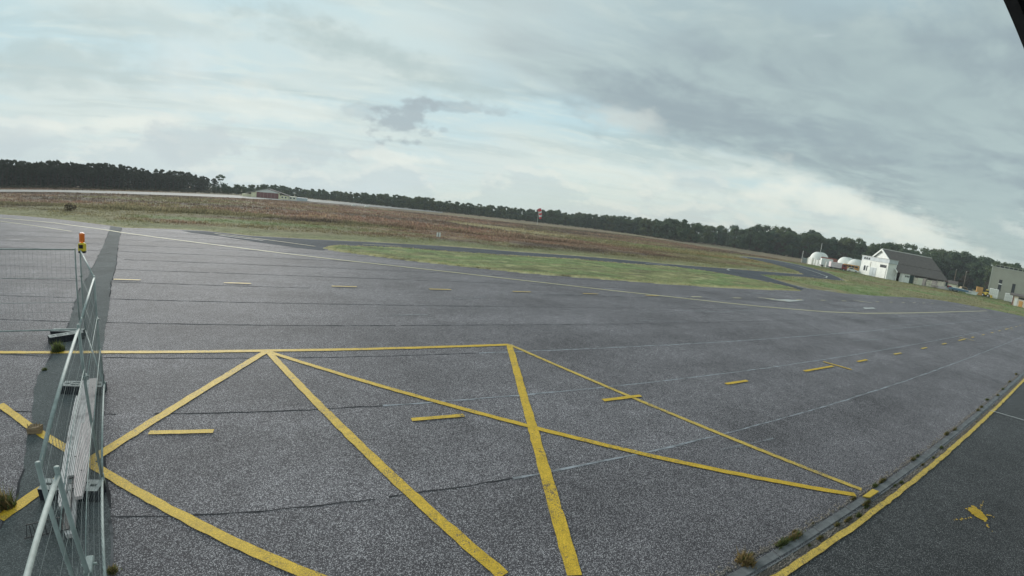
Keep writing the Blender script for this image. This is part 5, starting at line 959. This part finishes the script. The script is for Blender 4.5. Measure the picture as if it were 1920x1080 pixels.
def pole(x, y, hgt, r, label, arm_=False, mt=None):
    t = tag(empty("utility_pole", (x, y, 0)), label, "pole"); MB().tube((0, 0, 0), (0, 0, hgt), r, r * .7, 8).build("shaft", mt or P_POLE, t)
    MB().lathe([(r * .7, 0), (r * 1.0, .05), (r * .8, .14), (r * .2, .18)], 8, (0, 0, hgt)).build("cap", P_GALVR, t)
    if arm_: MB().box(-.6, .6, -.06, .06, hgt - .7, hgt - .55).build("crossarm", mt or P_POLE, t)
pole(166.2, 91.0, 4.3, .13, "thin pale pole left of the domes", mt=P_GALVR); pole(172, 87.0, 8.3, .12, "tall pale mast rising behind the leftmost dome", mt=P_GALVR)
pole(212, 48.0, 7.4, .17, "left one of two wooden poles before the wood", True); pole(214, 44.6, 7.2, .17, "right one of two wooden poles before the wood", True)

# --- sage grey building at the right edge
gb = tag(empty("grey_building", (190.3, 31.6, 0), math.atan2(-26.0, 2.2)), "tall sage-grey clad building with narrow windows at the right edge", "building")
H = 10.1; LB = 26.0
mt, T = new_mat("sage_ribbed_cladding", .6, .3); wv = T.n.new('ShaderNodeTexWave'); wv.inputs['Scale'].default_value = 1.6; T.l.new(T.obj, wv.inputs[0])
setc(T, T.v('SCALE', (.31, .32, .265), scale=T.lin(T.noise(T.obj, .5, 5), .3, .7, .92, 1.06))); bump(T, wv.outputs['Fac'], .5, .05)
MB().box(0, LB, 0, 16, 0, H).build("wall", mt, gb); MB().box(-.06, .25, -.05, .3, 0, H + .02).build("corner_trim", P_GRTRIM, gb)
MB().box(-.1, LB + .1, -.12, 16.1, H + .03, H + .25).build("roof_edge", P_GRTRIM, gb)
for i in range(18): MB().box(.9 + 1.45 * i, 1.0 + 1.45 * i, -.05, .02, H + .25, H + .85).build("rail_post", P_GRTRIM, gb)
MB().box(.9, LB, -.06, .03, H + .85, H + .95).build("rail", P_GRTRIM, gb)
for i in range(17): MB().box(1.2 + 1.45 * i, 2.1 + 1.45 * i, .3, .9, H + .25, H + .72).build("roof_light", P_GLASS, gb)
for i in range(5):
    x = 3.0 + 4.35 * i
    if i % 2 == 0: window(gb, 0.0, x, x + 1.0, 2.6, 6.4, 'y', -1, bar=5.0, frame_m=P_GREY)
    else: window(gb, 0.0, x, x + 1.0, 2.2, 5.9, 'y', -1, frame_m=P_GREY)

sd = tag(empty("lean_shed", (150.3, 18.3, 0), math.atan2(-1, .06)), "beige shed with dark sloping roof and orange door at the right edge", "shed")
MB().prism([(0, 0), (4, 0), (4, 2.9), (0, 2.5)], 0, 9, 'x').build("wall", P_BEIGE, sd)
MB().prism([(-.4, 2.52), (4.3, 3.0), (4.3, 3.15), (-.4, 2.68)], -.9, 9.4, 'x').build("roof", P_ROOF, sd)
MB().box(1.7, 2.7, -.05, -.005, 0, 1.5, .01).build("orange_door", P_ORANGE, sd); MB().box(.0, .25, -.06, .2, 0, 2.5).build("corner_post", P_TILE, sd); MB().box(1.4, 4.2, -.04, -.006, 1.9, 2.35).build("dark_window", P_GLASS, sd)
MB().box(.6, 1.3, -.05, -.005, 0, 1.95, .01).build("white_door", P_WHITE, sd)

# --- far hangar across the runway
fh = tag(empty("distant_hangar", (-20.3, 196.5, 0), R(1)), "distant hangar with dull red doors and pale yellow wings across the runway", "hangar")
MB().prism([(-4.6, 0), (4.6, 0), (4.6, 2.55), (0, 3.75), (-4.6, 2.55)], -.2, 14, 'y').build("wall", P_WHITE, fh)
for s in (-1, 1): MB().prism([(0, 3.78), (s * 8.6, 1.55), (s * 8.6, 1.72), (0, 3.95)], -.5, 14.4, 'y').build("roof_slope", P_ROOF if s > 0 else P_RIDGE, fh)
for i in range(6): MB().box(-4.35 + 1.46 * i, -2.93 + 1.46 * i, -.34 - .05 * (i % 2), -.22, .02, 2.3, .02).build("door_leaf", P_RED, fh)
MB().box(-6.5, -4.62, 0, 13, 0, 2.05).build("wing_wall", P_YEL, fh); MB().box(4.62, 8.3, 0, 13, 0, 1.6).build("wing_wall", P_YEL, fh)
MB().box(-10.2, -6.52, 1, 8, 0, 1.15, .05).build("low_wing", P_YEL, fh); MB().box(-4.75, -4.4, -.45, -.1, 0, 2.5).build("pilaster", P_YEL, fh); MB().box(4.4, 4.75, -.45, -.1, 0, 2.5).build("pilaster", P_YEL, fh)
for x in (5.6, 6.9): window(fh, 0.0, x, x + .6, .6, 1.15, 'y', -1)
MB().box(8.4, 11.5, .5, 9, 0, 1.5, .03).build("flat_annex", P_CREAM, fh); MB().box(11.6, 16.0, .6, 9, 0, 1.25, .03).build("flat_annex", P_PALE, fh)
for x in (8.9, 10.3): window(fh, .5, x, x + .7, .55, 1.1, 'y', -1)

# ================================================================ vehicles, machines and stores by the hangars
WHEEL = MB().tube((0, -.13, 0), (0, .13, 0), .42, None, 14).mesh("wheel"); WHEEL.materials.append(P_TYRE)
HUB = MB().tube((0, -.14, 0), (0, .14, 0), .2, .16, 10).mesh("hub"); HUB.materials.append(P_GALVR)
def wheels(t, xs_, yw, s=1.0):
    for x in xs_:
        for y in (-yw, yw):
            w = link_mesh("wheel", WHEEL, t, (x, y, .42 * s)); w.scale = (s,) * 3; link_mesh("hub", HUB, w)
def truck(x, y, rz, L, H, box_m, cab_m, label, cat="truck", cabL=1.9, open_bed=False):
    t = tag(empty("truck", (x, y, 0), rz), label, cat); Wd = 1.15
    MB().box(-L / 2, L / 2, -.45, .45, .45, .68).build("chassis", P_TYRE, t)
    if open_bed: MB().box(-L / 2, L / 2 - cabL - .15, -Wd, Wd, .8, 1.35, .04).build("cargo_bed", box_m, t)
    else: MB().box(-L / 2, L / 2 - cabL - .15, -Wd, Wd, .75, H, .06).build("cargo_box", box_m, t)
    x0 = L / 2 - cabL; c = MB().prism([(x0, .55), (L / 2, .55), (L / 2, 1.35), (L / 2 - .35, 2.15), (x0, 2.2)], -Wd * .95, Wd * .95, 'y').build("cab", cab_m, t)
    MB().prism([(L / 2 + .012, 1.38), (L / 2 - .3, 2.05), (L / 2 - .33, 2.05), (L / 2 - .03, 1.36)], -Wd * .85, Wd * .85, 'y').build("windscreen", P_GLASS, c)
    for s in (-1, 1): MB().box(x0 + .3, L / 2 - .5, s * Wd * .955 - .01, s * Wd * .955 + .01, 1.35, 2.0).build("side_window", P_GLASS, c)
    wheels(t, (-L / 2 + .9, L / 2 - .9), .98); return t
def car(x, y, rz, L, H, m_, label, name="car"):
    t = tag(empty(name, (x, y, 0), rz), label, "car"); Wd = .85
    MB().prism([(-L / 2, .3), (L / 2, .3), (L / 2, .72), (L / 2 - .9, .92), (-L / 2 + .1, .95), (-L / 2, .8)], -Wd, Wd, 'y').build("body", m_, t)
    c = MB().prism([(-L / 2 + .25, .93), (L / 2 - 1.15, .93), (L / 2 - 1.8, H), (-L / 2 + .7, H)], -Wd * .9, Wd * .9, 'y').build("cabin", m_, t)
    for s in (-1, 1): MB().prism([(-L / 2 + .5, 1.0), (L / 2 - 1.35, 1.0), (L / 2 - 1.85, H - .1), (-L / 2 + .8, H - .1)], s * Wd * .905 - .01, s * Wd * .905 + .01, 'y').build("side_window", P_GLASS, c)
    wheels(t, (-L / 2 + .75, L / 2 - .8), .76, .75); return t
truck(153.2, 73.6, R(-52), 5.8, 3.0, P_WHITE, P_WHITE, "white box truck parked right of the picket boards")
truck(147.6, 67.9, R(-48), 5.2, 2.4, P_ROSE, P_DRED, "pink-white truck with dark red cab between box truck and orange bus", "truck", 1.5)
t = tag(empty("orange_bus", (163.0, 70.2, 0), R(-60)), "orange bus parked in front of the rightmost dome", "bus")
MB().box(-2.6, 2.6, -1.1, 1.1, .5, 2.35, .18).build("body", P_ORANGE, t); wheels(t, (-1.7, 1.7), 1.0)
for i in range(4): MB().box(-2.2 + 1.12 * i, -1.25 + 1.12 * i, -1.13, -1.09, 1.45, 2.05).build("window", P_GLASS, t)
MB().box(2.585, 2.63, -.95, .95, 1.3, 2.1).build("windscreen", P_GLASS, t)
car(155.6, 66.2, R(-65), 3.6, 1.45, P_WHITE, "white car in front of the orange bus")
# red tractor beyond the barn hangar
t = tag(empty("tractor", (171.5, 41.0, 0), R(-40)), "dark red tractor beside the barn hangar's far corner", "tractor")
MB().box(.1, 1.9, -.4, .4, .7, 1.4, .1).build("bonnet", P_DRED, t); MB().box(-1.2, .15, -.6, .6, 1.2, 2.4, .1).build("cab", P_GLASS, t); MB().box(-1.3, .25, -.7, .7, 2.4, 2.52, .04).build("cab_roof", P_DRED, t)
for s in (-1, 1):
    w = link_mesh("wheel", WHEEL, t, (-.7, s * .75, .75)); w.scale = (1.8, 1.3, 1.8); link_mesh("hub", HUB, w); w = link_mesh("wheel", WHEEL, t, (1.3, s * .6, .42)); link_mesh("hub", HUB, w)
MB().tube((1.0, .25, 1.35), (1.0, .25, 2.1), .05, None, 6).build("exhaust", P_TYRE, t)
for i, (x, y, rz, c_, lb) in enumerate(((163.5, 40.5, -35, P_ROSE, "pinkish crate stack beside the barn hangar wall"), (167.0, 38.2, -30, P_WHITE, "long white pallet stack left of the blue trailer"))):
    t = tag(empty("crate_stack", (x, y, 0), R(rz)), lb, "crates")
    for k in range(4): MB().box(-1.6, 1.6, -.6, .6, .06 + .19 * k, .2 + .19 * k, .02).build("crate", c_, t)
    for k in (-1.3, 0, 1.3): MB().box(k - .08, k + .08, -.6, .6, 0, .06).build("runner", P_POLE, t)
# blue flat trailer
t = tag(empty("trailer", (165.6, 35.7, 0), R(-62)), "low blue trailer standing in the grass between barn hangar and grey building", "trailer")
MB().box(-2.7, 2.7, -1.1, 1.1, .55, .72, .03).build("deck", P_BLUE, t); wheels(t, (-1.3, -.3), .95, .8)
for s in (-1, 1): MB().box(-2.7, 2.7, s * 1.1 - .03, s * 1.1 + .03, .72, 1.15, .01).build("side_board", P_BLUE, t)
MB().box(-1.6, 1.4, -.6, .6, .73, 1.3, .05).build("tarpaulin", P_WHITE, t); MB().tube((2.7, 0, .6), (3.9, 0, .5), .06, None, 6).build("drawbar", P_TYRE, t)
car(186.0, 38.2, R(-50), 4.2, 1.7, P_TAN, "tan car parked far behind the orange crate"); car(189.0, 37.0, R(-60), 4.0, 1.5, P_BLUE, "dark blue car parked beside the tan car")
t = tag(empty("orange_crate", (184.5, 33.2, 0), R(-75)), "tall orange storage crate near the grey building", "crate")
MB().box(-1.0, 1.0, -1.0, 1.0, .12, 2.75, .05).build("body", P_ORANGE, t)
for k in range(5): MB().box(-.95 + .42 * k, -.75 + .42 * k, -1.06, -1.005, .2, 2.6).build("rib", P_ORANGE, t)
MB().box(-1.05, 1.05, -1.05, 1.05, .0, .11).build("skid", P_POLE, t)
t = tag(empty("white_skip", (174.6, 33.6, 0), R(-68)), "low white skip left of the orange crate", "skip")
MB().prism([(-1.7, .05), (1.4, .05), (1.9, 1.0), (-2.0, 1.0)], -.8, .8, 'y').build("tub", P_WHITE, t); MB().box(-2.05, 1.95, -.9, .9, 1.001, 1.1, .02).build("rim", P_ROSE, t)
# yellow loader
t = tag(empty("wheel_loader", (184.2, 30.6, 0), R(-110)), "yellow wheel loader parked between orange crate and white tank", "loader")
MB().box(-1.4, .3, -.6, .6, .6, 1.4, .12).build("engine_cover", P_YMACH, t); MB().box(-.3, .75, -.55, .55, 1.3, 2.4, .08).build("cab", P_YMACH, t); MB().box(-.2, .78, -.57, .57, 1.6, 2.2, .02).build("cab_glass", P_GLASS, t)
wheels(t, (-.9, 1.0), .7, 1.2); MB().tube((.6, .4, 1.2), (2.0, .4, .6), .09, None, 6).build("lift_arm", P_YMACH, t); MB().tube((.6, -.4, 1.2), (2.0, -.4, .6), .09, None, 6).build("lift_arm", P_YMACH, t)
MB().prism([(1.9, .15), (2.7, .1), (2.1, .3), (2.0, .9), (1.85, .9)], -.9, .9, 'y').build("bucket", P_YMACH, t)
for (x, y, w, hh, rz, lb) in ((184.6, 28.6, 2.9, 3.1, -85, "tall white liquid tank left of the grey building's windows"), (183.3, 22.5, 4.7, 2.6, -85, "wide white liquid tank next to the beige shed")):
    t = tag(empty("liquid_tank", (x, y, 0), R(rz)), lb, "tank")
    MB().box(-w / 2, w / 2, -1, 1, .15, hh, .12).build("shell", P_FAB, t); MB().box(-w / 2 - .05, w / 2 + .05, -1.05, 1.05, 0, .14).build("pallet", P_POLE, t); MB().tube((0, 0, hh - .02), (0, 0, hh + .15), .3, None, 10).build("lid", P_TYRE, t)
    cg = MB()
    for k in range(int(w / .5) + 1): cg.tube((-w / 2 + .06 + k * (w - .12) / int(w / .5), -1.03, .15), (-w / 2 + .06 + k * (w - .12) / int(w / .5), -1.03, hh - .15), .03, None, 5)
    for z in (.5, hh * .5, hh - .3): cg.tube((-w / 2, -1.06, z), (w / 2, -1.06, z), .03, None, 5)
    cg.build("cage", P_GALVR, t)

# ================================================================ windsock and taxiway marker
t = tag(empty("windsock", (98.9, 183.8, 0), R(20)), "red and white windsock hanging limp on its pole in the heath", "windsock")
MB().tube((0, 0, 0), (.12, 0, 7.6), .09, .06, 8).build("mast", P_GALVR, t)
P_SR = paint("sock_red", (.75, .07, .09), .7, .1, 1); P_SW = paint("sock_white", (.9, .87, .88), .7, .05, 1)
a = Vector((.35, 0, 7.55)); rr = [.95, .9, .8, .7, .58, .46]; dirs = [Vector((.55, 0, -.85)), Vector((.42, 0, -.95)), Vector((.30, 0, -1)), Vector((.2, 0, -1)), Vector((.12, 0, -1))]
for i in range(5):
    b = a + dirs[i].normalized() * .98; MB().tube(a, b, rr[i], rr[i + 1], 14, False).build("band", (P_SR, P_SW)[i % 2], t, True); a = b
hp = MB(); 
for i in range(14): hp.tube((.35 + .78 * math.cos(i * .4488) * .85, .78 * math.sin(i * .4488), 7.55 + .78 * math.cos(i * .4488) * .5), (.35 + .78 * math.cos((i + 1) * .4488) * .85, .78 * math.sin((i + 1) * .4488), 7.55 + .78 * math.cos((i + 1) * .4488) * .5), .03, None, 5)
hp.build("hoop", P_GALVR, t)
t = tag(empty("marker_board", (13.1, 47.5, 0), R(-14)), "small white marker board on two legs in the heath past the taxiway", "sign")
for s in (-1, 1): MB().box(s * .13 - .10, s * .13 + .10, -.015, .015, .12, .62, .012).build("panel", P_WHITE, t); MB().box(s * .15 - .015, s * .15 + .015, .016, .04, -.02, .5).build("leg", P_GALVR, t)
MB().box(-.022, .022, -.02, -.012, .14, .6).build("divider", P_TYRE, t)

# small runway edge markers beyond the heath
for i, (x, y) in enumerate(((14.6, 192.0), (20.2, 193.0))):
    t = tag(empty("runway_marker", (x, y, 0)), ("left", "right")[i] + " one of two tiny white markers on the near runway edge", "marker")
    MB().prism([(-.9, 0), (.9, 0), (.6, .5), (-.6, .5)], -.4, .4, 'y').build("panel", P_FAB, t); MB().box(-.95, .95, -.45, .45, 0, .06).build("base_plate", P_GALVR, t)

# ================================================================ the air: thin haze round everything
m = bpy.data.materials.new("haze_air"); m.use_nodes = True; m.node_tree.nodes.clear()
pv = m.node_tree.nodes.new('ShaderNodeVolumePrincipled'); pv.inputs['Color'].default_value = (.88, .95, 1, 1); pv.inputs['Density'].default_value = .0003; pv.inputs['Anisotropy'].default_value = .2
mo = m.node_tree.nodes.new('ShaderNodeOutputMaterial'); m.node_tree.links.new(pv.outputs[0], mo.inputs['Volume'])
hz = MB().box(-1250, 1250, -1250, 1250, -1.5, 30).build("haze", m); tag(hz, "thin pale haze in the air over the airfield", "haze", kind="stuff")
